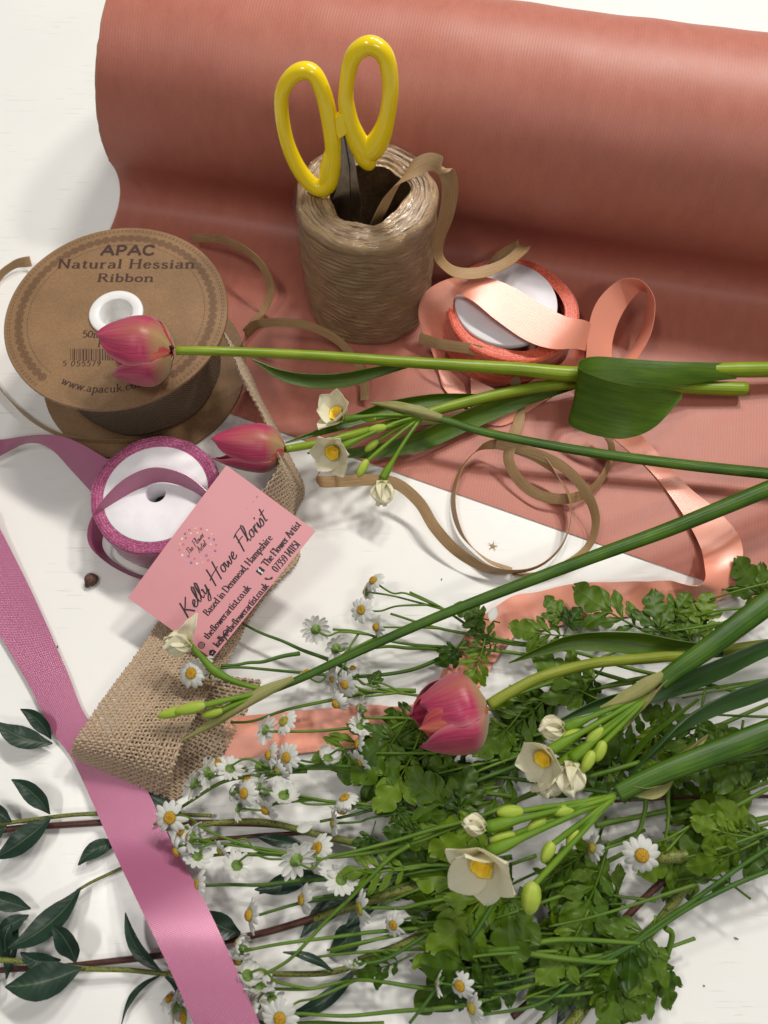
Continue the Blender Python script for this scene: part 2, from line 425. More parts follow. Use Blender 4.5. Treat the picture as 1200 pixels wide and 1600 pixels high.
def m_fern(name, a, b, vein):
    t = NT(name); uv = t.coord('UV'); x, y, z = t.xyz(uv)[:3]      # x: 0..1 radial, y: angle of the leaflet
    oi = t.new('ShaderNodeObjectInfo'); g = t.noise(t.coord(), 1.3, 4, .6)
    k = t.math('ADD', t.math('MULTIPLY', g, .7), t.math('MULTIPLY', oi.outputs['Random'], .3))
    col = t.mix(t.ramp(k, [(.3, 0), (.7, 1)]), a, b)
    vl = t.math('ABSOLUTE', t.math('SINE', t.math('MULTIPLY', y, 3.0)))
    vm = t.math('MULTIPLY', t.ramp(t.math('MULTIPLY', vl, x), [(.0, 1), (.075, 0)]), .5)
    col = t.mix(vm, col, vein)
    t.set(color=col, rough=.42, normal=t.bump(t.math('ADD', t.math('MULTIPLY', vl, .6), g), .7, .05), spec=.3); return thin(t, .3)
def m_euc():
    t = NT('eucalyptus_leaf'); x, y, z = t.xyz(t.coord('UV'))[:3]; g = t.noise(t.coord(), 1.0, 4)
    col = t.mix(t.ramp(g, [(.3, 0), (.7, 1)]), (.008, .026, .016), (.022, .052, .030))
    ay = t.math('ABSOLUTE', y)
    col = t.mix(t.math('MULTIPLY', t.ramp(ay, [(.0, 1), (.07, 0)]), .55), col, (.16, .22, .10))
    sv = t.math('SINE', t.math('MULTIPLY', t.math('SUBTRACT', x, t.math('MULTIPLY', ay, .15)), 60))
    t.set(color=col, rough=.36, normal=t.bump(t.math('ADD', t.math('MULTIPLY', sv, .2), g), .25, .03), spec=.4); return thin(t, .1)
def m_white_petal(name, a, b, tr=.35):
    t = NT(name); st = t.noise(t.coord('UV', sc=(.6, 7, 1)), 1.6, 4, .55); x, y, z = t.xyz(t.coord('UV'))[:3]
    col = t.mix(t.ramp(st, [(.3, 0), (.7, 1)]), a, b)
    col = t.mix(t.ramp(x, [(0, .55), (.3, 0)]), col, (.62, .62, .22))
    t.set(color=col, rough=.5, normal=t.bump(st, .4, .03), spec=.35); return thin(t, tr)
def m_disc():
    t = NT('daisy_disc'); v = t.new('ShaderNodeTexVoronoi'); t.link(t.coord(), v.inputs['Vector']); v.inputs['Scale'].default_value = 16
    d = v.outputs['Distance']
    oi = t.new('ShaderNodeObjectInfo')
    a = t.mix(t.ramp(oi.outputs['Random'], [(.72, 0), (.8, 1)]), (.72, .40, .015), (.42, .42, .05))
    col = t.mix(t.ramp(d, [(.2, 0), (.8, 1)]), a, (.36, .19, .01))
    return t.set(color=col, rough=.6, normal=t.bump(t.math('SUBTRACT', 1.0, d), .9, .06))
def m_spathe():
    t = NT('papery_sheath'); st = t.noise(t.coord('UV', sc=(.2, 12, 1)), 2, 4, .6); g = t.noise(t.coord('UV', sc=(.5, 1, 1)), 1.2, 3)
    col = t.ramp(t.math('ADD', t.math('MULTIPLY', st, .5), t.math('MULTIPLY', g, .5)), [(.3, (.17, .22, .03)), (.5, (.38, .37, .12)), (.7, (.52, .42, .21))])
    t.set(color=col, rough=.4, normal=t.bump(st, .6, .04)); return thin(t, .35)
M = dict(
    table=m_table(), kraft=m_kraft('salmon_kraft_paper', (.51, .18, .125), (.41, .13, .092)),
    kraft_in=m_kraft('salmon_kraft_sheet', (.52, .205, .145), (.42, .155, .11), .35),
    edge=simple('paper_edge', (.42, .27, .16), .8), yellow=simple('yellow_plastic', (.92, .68, .004), .2, .03, 1, coat=.4, coatr=.08),
    steel=simple('steel', (.30, .28, .25), .25, .2, 2, metal=1.0), dark=simple('dark_hole', (.02, .015, .01), .8),
    raffia=m_raffia(), raf_top=m_raffia_top(), raf_side=m_raffia_side(), film=m_film(), hess=m_hess(), hessw=m_hess_wound(), board=m_board(),
    white=simple('white_plastic', (.80, .79, .77), .3, .03), label=simple('white_label', (.80, .77, .80), .5, .05, 1.2),
    pink=m_satin('rose_satin', (.44, .125, .235)), peach=m_satin('peach_satin', (.88, .33, .22), rough=.32, metal=.05, bs=.18),
    glit=m_glitter('rose_wound_ribbon', (.33, .045, .14), (.62, .18, .34)), coral=m_glitter('coral_wound_ribbon', (.80, .11, .05), (.95, .25, .15)),
    card=simple('pink_card', (.72, .31, .335), .45, .02, .6), ink=simple('black_ink', (.02, .015, .02), .5, 0), brown_ink=simple('brown_ink', (.05, .02, .012), .6, 0),
    lt_brown_ink=simple('faded_brown_ink', (.11, .05, .022), .6, 0), white_ink=simple('white_ink', (.85, .8, .8), .5, 0),
    tulip=m_petal_tulip(), tulip_in=m_inner_tulip(),
    tstem=m_stem('tulip_stem', (.16, .25, .012), (.30, .40, .025)), tstem2=m_stem('olive_tulip_stem', (.18, .22, .015), (.29, .33, .04)),
    nstem=m_stem('narcissus_stem', (.018, .064, .002), (.075, .165, .005), .45), nstem2=m_stem('bright_narcissus_stem', (.08, .18, .006), (.20, .33, .015), .4),
    dstem=m_stem('daisy_stem', (.06, .14, .010), (.15, .25, .02), .4), dstem2=m_stem('deep_daisy_stem', (.03, .09, .008), (.08, .17, .014), .4),
    wood=m_stem('red_brown_twig', (.055, .020, .014), (.12, .045, .028), .35), woodg=m_stem('green_twig', (.13, .16, .03), (.24, .27, .05), .4, (.06, .035, .015)),
    blade=m_blade('tulip_leaf', (.038, .10, .003), (.12, .21, .010)), blade2=m_blade('blue_green_leaf', (.035, .11, .022), (.085, .18, .042)),
    fern=m_fern('cut_leaf', (.018, .056, .002), (.10, .185, .006), (.14, .27, .04)), fern2=m_fern('bright_cut_leaf', (.065, .14, .004), (.17, .27, .012), (.24, .38, .06)),
    euc=m_euc(), daisy=m_white_petal('daisy_petal', (.70, .70, .66), (.84, .84, .80)), narc=m_white_petal('cream_petal', (.88, .84, .62), (.93, .90, .76), .42),
    disc=m_disc(), calyx=simple('calyx_green', (.11, .19, .03), .5, .3, 8), bud=m_white_petal('green_bud', (.28, .42, .03), (.50, .60, .09), .2),
    corona=simple('yellow_trumpet', (.85, .60, .03), .45, .1, 4), spathe=m_spathe(), brownbit=simple('brown_seed', (.10, .045, .03), .7, .5, 6),
)

# ------------------------------------------------------------------ the table
b = MB()
N = 40
b.grid([[Vector((-160 + 320 * j / N, -120 + 300 * i / N, 0)) for j in range(N + 1)] for i in range(N + 1)])
tb = b.build('tabletop', M['table'], origin=(0, 0, 0)); tag(tb, kind='structure')

# ------------------------------------------------------------------ kraft paper roll with its unrolled sheet
AX = Vector((0.9810, -0.1940, 0)); NR = Vector((-0.1940, -0.9810, 0)); L0 = Vector((-17.0, 45.1, 0)); RR = 6.0
roll = empty('paper_roll', L0, 'large roll of salmon pink ribbed kraft paper lying across the table, one end unrolled', 'paper roll')
def cyl(rad, s0, s1, zc, n=96, ns=40, jag=0, th0=0, th1=2 * math.pi):
    m = MB(); rows = []; uvs = []
    for i in range(ns + 1):
        s = s0 + (s1 - s0) * i / ns
        r = []; u = []
        for k in range(n + 1):
            a = th0 + (th1 - th0) * k / n
            rr = rad + .035 * math.sin(s * .35 + a * 2) + .03 * math.sin(s * .9 + 3 * a)
            r.append(L0 + AX * (s + (1 - i / ns) * (.2 + 1.9 * (1 - math.cos(a)) / 2) + (random.uniform(-jag, jag) if i == 0 else 0)) + NR * (rr * math.sin(a)) + Vector((0, 0, zc - rr * math.cos(a))))
            u.append((s, rad * a))
        rows.append(r); uvs.append(u)
    return m, rows, uvs
m, rows, uvs = cyl(RR, 0, 62, RR + .06)
m.sheet(rows, .04, uvs); m.build('rolled_paper', M['kraft'], roll)
m, rows, uvs = cyl(RR - .08, -.14, 6, RR + .06, ns=2, jag=.04); m.sheet(rows, .05, uvs)
m2, rows, uvs = cyl(RR - .2, -.05, 6, RR + .06, ns=2, jag=.05); m.sheet(rows, .05, uvs)
m2, rows, uvs = cyl(RR - .34, -.18, 6, RR + .06, ns=2, jag=.05); m.sheet(rows, .05, uvs)
m.build('inner_layers', M['edge'], roll)
e0, e1 = Vector((-7.8, 22.75, 0)), Vector((17.1, 13.0, 0)); ed = (e1 - e0)
m = MB(); rows = []; uvs = []
for i in range(121):
    s = 62 * i / 120; o = L0 + AX * s
    det = NR.x * (-ed.y) + ed.x * NR.y
    q = e0 - o; Ls = (q.x * (-ed.y) + ed.x * q.y) / det
    r = []; u = []; dist = 0; RO = RR + .10
    prof_ = []
    for k in range(70):
        a = math.pi * 1.4 + (R_(64) - math.pi * 1.4) * k / 69
        rr = RO + .030 * math.sin(s * .35 + a * 2) + .02 * math.sin(s * .9 + 3 * a) + .015 * math.sin(s * 1.7 - 2 * a)
        prof_.append((rr * math.sin(a), RR + .1 - rr * math.cos(a)))
    d0, z0 = prof_[-1]
    for k in range(1, 31):
        t = k / 30; c0, c1, c2, c3 = (1 - t) ** 3, 3 * t * (1 - t) ** 2, 3 * t * t * (1 - t), t ** 3
        prof_.append((c0 * d0 + c1 * (d0 - .75) + c2 * (d0 - .75) + c3 * (d0 + 2.0), c0 * z0 + c1 * (z0 - 1.55) + c2 * .02 + c3 * .08))
    d1 = prof_[-1][0]
    for k in range(1, 80):
        t = k / 79; d = d1 + (Ls - d1) * t
        z = .08 - .02 * t + .06 * (math.sin((d - d1) * .5 - 1.57) + 1) * (1 - t) ** .5 + .02 * math.sin(s * .8 + d) * (1 - t) * min(1, t * 5)
        prof_.append((d, z))
    for k, (d, z) in enumerate(prof_):
        if k: dist += math.hypot(d - prof_[k - 1][0], z - prof_[k - 1][1])
        sh = (1 - i / 120) * (.2 + 1.9 * z / (2 * RR))
        r.append(o + NR * d + AX * sh + Vector((0, 0, z))); u.append((s + sh, dist))
    rows.append(r); uvs.append(u)
m.sheet(rows, .035, uvs); m.build('unrolled_sheet', M['kraft'], roll)

# ------------------------------------------------------------------ raffia spool
SP = Vector((-0.95, 31.85, 0)); SH = 8.8; SR = 3.82
sp = empty('raffia_spool', SP, 'upright cylinder of brown paper raffia wrapped in clear film, holding the yellow scissors', 'raffia spool')
def hole(a): return 2.12 + .16 * math.sin(3 * a + .5) + .10 * math.sin(5 * a + 1) + .07 * math.sin(8 * a)
m = MB(); n = 120
prof = [(SR - .25, .0), (SR - .05, .12), (SR, .5)] + [(SR + .05 * math.sin(i * 1.9) - .03 * (i * 7 % 5) / 4, .5 + (SH - 1.1) * i / 90) for i in range(1, 91)] + [(SR, SH - .25), (SR - .12, SH - .08), (SR - .35, SH)]
def wob(a, r, z): return .03 * math.sin(a * 3 + z * 17) + .05 * math.sin(5 * a + z) + .035 * math.sin(9 * a + z * 2.3) + .03 * math.sin(14 * a - z * 3.1)
m.lathe(SP, prof, n, wob); m.build('wound_raffia', M['raf_side'], sp)
m = MB(); rows = []; uvs = []
for i in range(31):
    t = i / 30; row = []; uv = []
    for k in range(n):
        a = -2 * math.pi * k / n
        ro = SR - .35 + wob(a, 0, SH); r = ro + (hole(a) - ro) * t
        z = SH + .05 * math.sin(t * 55 + a) + .05 * math.sin(t * 31 + 2 * a) + .05 * random.random() - .12 * t ** 3
        row.append(SP + Vector((r * math.cos(a), r * math.sin(a), z))); uv.append((t, k / n))
    rows.append(row); uvs.append(uv)
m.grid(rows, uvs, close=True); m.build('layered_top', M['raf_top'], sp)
m = MB(); rows = []
for i in range(12):
    row = []
    for k in range(n):
        a = -2 * math.pi * k / n; h = hole(a) + .02 * math.sin(i * 2.5)
        row.append(SP + Vector((h * math.cos(a), h * math.sin(a), SH - .1 - (SH - .4) * i / 11)))
    rows.append(row)
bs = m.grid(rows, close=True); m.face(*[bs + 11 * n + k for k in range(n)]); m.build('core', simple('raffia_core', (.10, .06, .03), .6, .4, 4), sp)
m = MB()
pf = [(2.5, SH + .14), (2.9, SH + .2), (SR - .4, SH + .18), (SR + .0, SH + .0), (SR + .17, SH - .4)] + [(SR + .2, SH - .45 - (SH - 1) * i / 14) for i in range(1, 15)]
m.lathe(SP, pf, n, lambda a, r, z: .03 * math.sin(11 * a + 3 * z) + .025 * math.sin(17 * a - 5 * z) + .02 * math.sin(4 * z + 3 * a)); m.build('clear_wrap', M['film'], sp)
m = MB()                                            # loose end coming up out of the core and down the right side
pts = [(580, 362, 7.0, .8, .5, .3), (592, 338, 8.8, .8, .5, .3), (612, 300, 10.6, .75, .6, .2), (640, 270, 11.6, .6, .8, .2), (670, 253, 12.0, .2, .9, .4), (692, 262, 11.8, -.75, .5, .5),
       (703, 290, 10.8, -1, .1, .35), (698, 335, 8.8, -1, .0, .3), (685, 375, 6.8, -.95, -.2, .5), (688, 405, 5.4, -.6, -.6, .7), (712, 425, 4.6, -.2, -.95, .5), (750, 426, 4.2, .1, -1, .45), (788, 412, 4.3, .2, -.9, .6), (812, 393, 4.4, .35, -.8, .7), (818, 384, 4.1, .5, -.5, .9), (806, 385, 3.5, .4, -.6, .7), (782, 400, 3.1, .3, -.8, .5), (768, 418, 2.8, .3, -.8, .5)]
r, u = strip_rows(pts, .82, 110, 4, .05); m.sheet(r, .03, u); m.build('loose_strand', M['raffia'], sp)

def raffia(pts, label, width=.72, n=120, cup=.015):
    width *= .88
    m = MB(); r, u = strip_rows(pts, width, n, 4, cup); m.sheet(r, .03, u)
    o = m.build('raffia_strand', M['raffia']); return tag(o, label, 'raffia strand', 'loose strands of brown paper raffia')
raffia([(48, 408, .6, .3, .9, .2), (20, 415, .5, .2, .5, 1), (-6, 440, .4, 0, .3, 1), (-25, 500, .4, 0, .1, 1), (-15, 580, .4, .1, 0, 1), (30, 640, .4, .3, .3, 1), (90, 678, .4, .2, .4, 1), (150, 690, .4, 0, .4, 1), (230, 690, .4, 0, .5, 1)],
       'raffia strand curving out round the left of the big brown hessian reel')
raffia([(300, 372, 1.0, .2, .6, .8), (345, 374, 2.0, .1, .7, .8), (385, 392, 2.6, .3, .5, .9), (412, 420, 2.4, .8, .2, .7), (423, 452, 1.6, .9, 0, .6), (412, 485, .8, .8, -.3, .5), (392, 505, .8, .2, -.5, .8), (383, 520, 1.1, .0, .4, .9),
        (400, 507, 1.7, -.3, .8, .6), (440, 504, 2.2, 0, .9, .5), (485, 510, 2.2, .1, .8, .6), (525, 530, 1.8, .4, .7, .6), (550, 556, 1.2, .8, .3, .5), (568, 590, .7, .9, 0, .5), (570, 625, .5, .9, -.1, .3)],
       'raffia strand arching from behind the hessian reel towards the foot of the spool', .62)
raffia([(655, 528, 1.6, .2, .9, .4), (690, 538, 2.2, .1, .95, .4), (735, 545, 2.5, .1, .9, .4), (772, 556, 2.2, .4, .8, .4), (795, 572, 1.4, .7, .5, .4), (808, 610, .7, .9, .0, .4), (812, 650, .4, .9, 0, .3), (800, 690, .4, .9, .1, .4)],
       'short raffia strand crossing the front rim of the peach reel', .72)
raffia([(497, 742, 2.2, .5, .3, .9), (500, 752, 2.6, -.2, .9, .4), (530, 752, 2.4, -.1, 1, .2), (580, 750, 2.0, .1, 1, .2), (620, 756, 1.7, .4, .9, .2), (655, 785, 1.4, .7, .7, .3), (680, 825, 1.2, .8, .5, .3), (715, 862, .9, .6, .7, .5), (760, 888, .7, .3, .6, .8),
        (810, 893, .7, 0, .4, 1), (850, 880, .7, -.2, .3, 1), (880, 848, .7, -.3, .2, 1), (892, 805, .8, -.3, 0, 1), (885, 765, 1.1, -.4, -.1, .9), (850, 722, 1.4, -.3, .8, .4), (810, 702, 1.5, -.2, .9, .3), (775, 694, 1.2, -.1, .9, .5), (745, 704, .9, .2, .3, 1), (718, 738, .6, .3, .2, 1), (708, 785, .5, .3, 0, 1), (722, 835, .5, .3, -.2, 1), (760, 874, .5, .1, -.3, 1), (800, 890, .5, 0, -.3, 1)],
       'raffia strand curling in a big loop below the white narcissus flowers', .72, 200)
raffia([(775, 694, 1.6, -.1, .9, .5), (830, 706, 1.7, .2, .9, .4), (880, 730, 1.6, .4, .8, .4), (915, 768, 1.4, .6, .5, .6), (931, 812, 1.0, .6, .2, .9), (920, 852, .6, .4, -.2, 1), (885, 880, .4, .2, -.3, 1), (840, 897, .3, 0, -.3, 1), (800, 896, .3, 0, -.3, 1)],
       'raffia strand sweeping down the right side of the looped raffia', .68, 120)
raffia([(800, 690, 1.8, .9, 0, .4), (795, 720, 1.2, .9, -.1, .5), (815, 755, .8, .6, .6, .5), (850, 776, .8, .2, .9, .4), (895, 778, .8, -.1, .9, .4), (930, 760, .8, -.3, .7, .6), (950, 728, .9, -.6, .3, .7), (955, 695, 1.1, -.8, 0, .6), (935, 665, 1.4, -.7, 0, .6)],
       'raffia strand hooked beneath the dark narcissus stem on the pink paper', .72)

# ------------------------------------------------------------------ scissors standing in the spool
CEN = P(540, 420, 5)
sc_o = empty('scissors', SP + Vector((.2, .1, .4)), 'yellow handled scissors standing point down in the raffia spool', 'scissors')
def zz(px, py, d): return P(px, py, d)
def loop_handle(outer, zc, slope, thick, rad, n=64):
    # closed centre line in pixels; height grows upwards in the picture so the handle stands up
    pts = []
    for (px, py, r) in outer: pts.append((px, py, r))
    m = len(pts); rows = []; uvs = []
    P3 = []; RAD = []
    for i in range(n):
        g = m * i / n; k = int(g); t = g - k
        q = [pts[(k + d) % m] for d in (-1, 0, 1, 2)]
        c = [.5 * ((2 * q[1][e]) + (q[2][e] - q[0][e]) * t + (2 * q[0][e] - 5 * q[1][e] + 4 * q[2][e] - q[3][e]) * t * t + (-q[0][e] + 3 * q[1][e] - 3 * q[2][e] + q[3][e]) * t ** 3) for e in range(3)]
        P3.append(hp(c[0], c[1])); RAD.append(c[2])
    mb = MB()
    for i in range(n):
        T = (P3[(i + 1) % n] - P3[i - 1]).normalized(); W = HN; B = T.cross(W).normalized()
        row = []
        for k in range(14):
            a = 2 * math.pi * k / 14
            row.append(P3[i] + B * (math.cos(a) * RAD[i]) + W * (math.sin(a) * thick))
        rows.append(row)
    rows.append(rows[0])
    mb.grid(rows, close=True)
    return mb
# plane of the scissors: passes the hole, faces the eye, leans a little to the back
H0 = P(548, 300, 9.2)                                # where the blades enter the hole
HU = Vector((-.03, .22, .97)).normalized()           # up along the scissors
HN = Vector((-.12, -1, .25)); HN = (HN - HU * HN.dot(HU)).normalized()
def hp(px, py, off=0):                               # pixel -> point on the scissors' plane
    d = FW * F_PX + RT * (px - 600) + UPV * (800 - py)
    t = (H0 + HN * off - CAMP).dot(HN) / d.dot(HN); return CAMP + d * t
r1 = .36
lh = loop_handle([(440, 150, r1), (460, 116, r1 * 1.05), (487, 113, r1 * 1.1), (505, 145, r1 * 1.15), (517, 200, r1 * 1.2), (521, 250, r1 * 1.2), (513, 288, r1 * 1.25), (492, 292, r1 * 1.2), (466, 262, r1 * 1.1), (446, 212, r1)], 0, 0, .42, r1)
h1 = lh.build('handle', M['yellow'], sc_o)
lh = loop_handle([(541, 140, r1), (551, 90, r1 * 1.1), (577, 71, r1 * 1.15), (602, 88, r1 * 1.15), (610, 135, r1 * 1.1), (604, 185, r1 * 1.15), (590, 222, r1 * 1.6), (570, 236, r1 * 1.7), (552, 205, r1 * 1.35), (543, 175, r1 * 1.2)], 0, 0, .42, r1)
h2 = lh.build('handle', M['yellow'], sc_o)
def slab(poly, off, th, name, mat, parent, bev=.0):
    m = MB(); n = len(poly)
    A = [m.vert(hp(x, y, off) + HN * th / 2) for x, y in poly]; B = [m.vert(hp(x, y, off) - HN * th / 2) for x, y in poly]
    m.face(*A); m.face(*B[::-1])
    for i in range(n): m.face(A[i], B[i], B[(i + 1) % n], A[(i + 1) % n])
    o = m.build(name, mat, parent, smooth=False)
    if bev:
        md = o.modifiers.new('bevel', 'BEVEL'); md.width = bev * U; md.segments = 2
    return o
slab([(524, 180), (538, 172), (544, 205), (530, 215), (526, 205)], .12, .5, 'stop', M['yellow'], sc_o, .06)
# thicker plastic tangs running from the loops to the blades
def lump(p0, p1, rr, th):
    A, B2 = hp(*p0), hp(*p1); m = MB(); ax = (B2 - A); m.ball((A + B2) / 2, ax, ax.length / 2, rr, 16, 12)
    for i, v in enumerate(m.v):
        q = v - (A + B2) / 2; m.v[i] = v - HN * q.dot(HN) * (1 - th / rr)
    m.build('tang', M['yellow'], sc_o)
lump((528, 206), (504, 312), .50, .40)
lump((556, 206), (580, 266), .60, .42)
slab([(534, 205), (543, 207), (556, 260), (566, 320), (560, 368), (545, 330), (533, 262)], -.1, .12, 'blade', M['steel'], sc_o, .02)
slab([(533, 212), (537, 210), (546, 262), (548, 345), (535, 352), (516, 322), (524, 300), (532, 270)], .08, .12, 'blade', M['steel'], sc_o, .02)

# ------------------------------------------------------------------ lettering
def parse(s): return [(c[0] == '~', [tuple(float(q) for q in p.split(',')) for p in c.lstrip('~').split()]) for c in s.split('|')]
GL = {k: (w, parse(s)) for k, (w, s) in {
 'a': (4.9, '~.8,4.1 2,4.9 3.4,4.4 3.7,3 3.7,1 4,.1 4.8,.2|~3.7,2.9 1.8,2.5 .7,1.5 1.3,.2 2.7,.2 3.7,1.2'),
 'b': (5.2, '1.1,8 1.1,.2|.3,8 1.1,8|~1.1,4 2.7,4.9 4.3,3.7 4.3,1.3 2.8,0 1.1,.8'),
 'c': (4.6, '~4,4 2.7,4.9 1.2,4.1 .8,2.4 1.3,.7 2.7,0 4.1,1'),
 'd': (5.4, '4.1,8 4.1,0|3.3,8 4.1,8|4.1,0 5,0|~4.1,4 2.5,4.9 .9,3.7 .9,1.3 2.4,0 4.1,.8'),
 'e': (4.7, '.9,2.8 4,2.8|~4,2.8 3.6,4.4 2.4,4.9 1.1,4 .8,2.4 1.3,.7 2.7,0 4.1,1'),
 'f': (3.3, '~3.6,7.5 2.7,8 1.7,7 1.6,5 1.6,2 1.6,0|.4,4.9 3,4.9|.7,0 2.6,0'),
 'g': (5, '~4,4.5 2.4,4.9 1,3.8 1,2.4 2.5,1.4 4,2.4 4,4|~4.1,4.8 4.1,-.5 3,-2.2 .9,-1.8'),
 'h': (5.6, '1.2,8 1.2,0|.3,8 1.2,8|.3,0 2.1,0|~1.2,3.8 2.8,4.9 4.2,4.2 4.4,2.5 4.4,0|3.6,0 5.2,0'),
 'i': (2.6, '1.3,4.8 1.3,0|.4,4.8 1.3,4.8|.4,0 2.2,0|1.1,7 1.5,6.6|1.3,7.1 1.3,6.4'),
 'k': (5.4, '1.2,8 1.2,0|.3,8 1.2,8|.3,0 2.1,0|4.4,4.8 1.2,2.2|2.3,3 4.9,0'),
 'l': (2.6, '1.3,8 1.3,0|.4,8 1.3,8|.4,0 2.2,0'),
 'm': (8.2, '1.2,4.8 1.2,0|.3,4.8 1.2,4.8|.3,0 2.1,0|~1.2,3.8 2.6,4.9 3.9,4.2 4.1,2.5 4.1,0|3.3,0 4.9,0|~4.1,3.8 5.5,4.9 6.8,4.2 7,2.5 7,0|6.2,0 7.9,0'),
 'n': (5.6, '1.2,4.8 1.2,0|.3,4.8 1.2,4.8|.3,0 2.1,0|~1.2,3.8 2.8,4.9 4.2,4.2 4.4,2.5 4.4,0|3.6,0 5.2,0'),
 'o': (5.2, '~2.6,4.95 1,4 .8,2.4 1.2,.8 2.6,0 4.1,.8 4.4,2.4 4.1,4 2.6,4.95'),
 'p': (5.3, '1.2,4.8 1.2,-2.8|.3,4.8 1.2,4.8|.3,-2.8 2.1,-2.8|~1.2,4 2.8,4.9 4.4,3.7 4.4,1.3 2.9,0 1.2,.8'),
 'r': (4, '1.2,4.8 1.2,0|.3,4.8 1.2,4.8|.3,0 2.2,0|~1.2,3.4 2.2,4.8 3.6,4.5'),
 's': (4.2, '~3.5,4 2.3,4.9 1,4.2 1.2,3 2.9,2.2 3.7,1.2 2.8,0 1.4,.1 .7,1'),
 't': (3.4, '~1.6,6.6 1.6,4 1.6,1 2.2,0 3.3,.5|.4,4.8 3,4.8'),
 'u': (5.5, '~1.2,4.8 1.2,1.5 2,.1 3.4,.2 4.3,1.2|4.3,4.8 4.3,0|4.3,0 5,0|.3,4.8 1.2,4.8|3.5,4.8 4.3,4.8'),
 'w': (7.4, '.8,4.8 2.4,0|2.4,0 3.8,4.6|3.8,4.6 5.2,0|5.2,0 6.7,4.8|.2,4.8 1.6,4.8|6,4.8 7.2,4.8'),
 'y': (5.2, '.8,4.8 2.7,.3|~4.5,4.8 2.6,0 1.8,-2.2 .5,-2.4|.2,4.8 1.6,4.8|3.8,4.8 5,4.8'),
 'x': (5, '.8,4.8 4.2,0|4.2,4.8 .8,0'),
 'A': (7, '.6,0 3.4,8|3.4,8 6.3,0|1.6,2.9 5.2,2.9|0,0 1.5,0|5.3,0 7,0'),
 'B': (6.2, '1.3,8 1.3,0|.4,8 1.3,8|.4,0 1.3,0|~1.3,8 3.8,7.9 4.8,6.3 3.6,4.4 1.3,4.3|~1.3,4.3 4.2,4.1 5.5,2.3 4.2,.2 1.3,0'),
 'C': (6.6, '~6,6.2 5,7.6 3.4,8 1.5,6.9 .8,4 1.5,1.1 3.4,0 5,.4 6,1.8'),
 'D': (7, '1.3,8 1.3,0|.4,8 1.3,8|.4,0 1.3,0|~1.3,8 4.4,7.8 6.2,5.6 6.2,2.4 4.4,.2 1.3,0'),
 'F': (5.6, '1.3,8 1.3,0|.4,8 5.2,8|5.2,8 5.2,6.6|.4,0 2.4,0|1.3,4.2 4,4.2'),
 'H': (7.4, '1.3,8 1.3,0|6,8 6,0|1.3,4.2 6,4.2|.4,8 2.2,8|.4,0 2.2,0|5.1,8 6.9,8|5.1,0 6.9,0'),
 'I': (3, '1.5,8 1.5,0|.5,8 2.5,8|.5,0 2.5,0'),
 'N': (7.6, '1.4,8 1.4,0|1.4,8 6.2,0|6.2,8 6.2,0|.4,8 1.4,8|.5,0 2.3,0|5.3,8 7.1,8'),
 'P': (6, '1.3,8 1.3,0|.4,8 1.3,8|.4,0 2.3,0|~1.3,8 4,7.9 5.4,6.2 4.2,4 1.3,3.8'),
 'R': (6.8, '1.3,8 1.3,0|.4,8 1.3,8|.4,0 2.3,0|~1.3,8 3.9,7.9 5.1,6.2 3.9,4.3 1.3,4.1|3.2,4.2 5.8,0|5.3,0 6.6,0'),
 'T': (6.2, '3.1,8 3.1,0|.3,8 5.9,8|.3,8 .3,6.8|5.9,8 5.9,6.8|2.1,0 4.1,0'),
 '0': (5.2, '~2.6,8 1.1,6.6 .8,4 1.1,1.4 2.6,0 4.1,1.4 4.4,4 4.1,6.6 2.6,8'),
 '1': (3, '1.6,8 1.6,0|.6,7 1.6,8'), '3': (4.8, '.9,7.9 3.9,7.9|3.9,7.9 2.2,5|~2.2,5 4.1,4 4.1,1.4 2.4,0 .7,1'),
 '4': (5, '3.4,0 3.4,8|3.4,8 .6,2.4|.6,2.4 4.6,2.4'), '5': (4.8, '3.9,7.9 1.3,7.9|1.3,7.9 1,4.6|~1,4.6 2.8,5 4.2,3.7 4,1.2 2.4,0 .7,.8'),
 '7': (4.6, '.5,7.9 4.2,7.9|4.2,7.9 1.8,0'), '9': (5, '~4.1,5.5 3.8,7.3 2.4,8 1,6.8 1,4.8 2.5,3.7 4.1,5 4.1,7 3.8,3 2.8,.6 1.5,0'),
 '.': (2, '.9,.5 .9,-.1|.7,.2 1.2,.2'), ',': (2, '1,.5 .6,-1.2'), ' ': (2.6, '1,0 1,0'),
 '@': (8, '~5.2,4.2 3.7,4.6 2.7,3.4 2.9,1.8 4.2,1.6 5.2,3|~5.4,4.4 5.1,2 6,1.4 7.1,2.6 7.1,5 5.4,7 2.8,7 1,5 1,2.2 2.4,-.2 5,-.5')}.items()}
SERIFLESS = {'A': (7, parse('.5,0 3.5,8|3.5,8 6.5,0|1.6,2.7 5.4,2.7')), 'P': (6, parse('1.2,8 1.2,0|~1.2,7.7 4,7.6 5.2,5.8 4,3.6 1.2,3.5')), 'C': (6.8, GL['C'][1])}
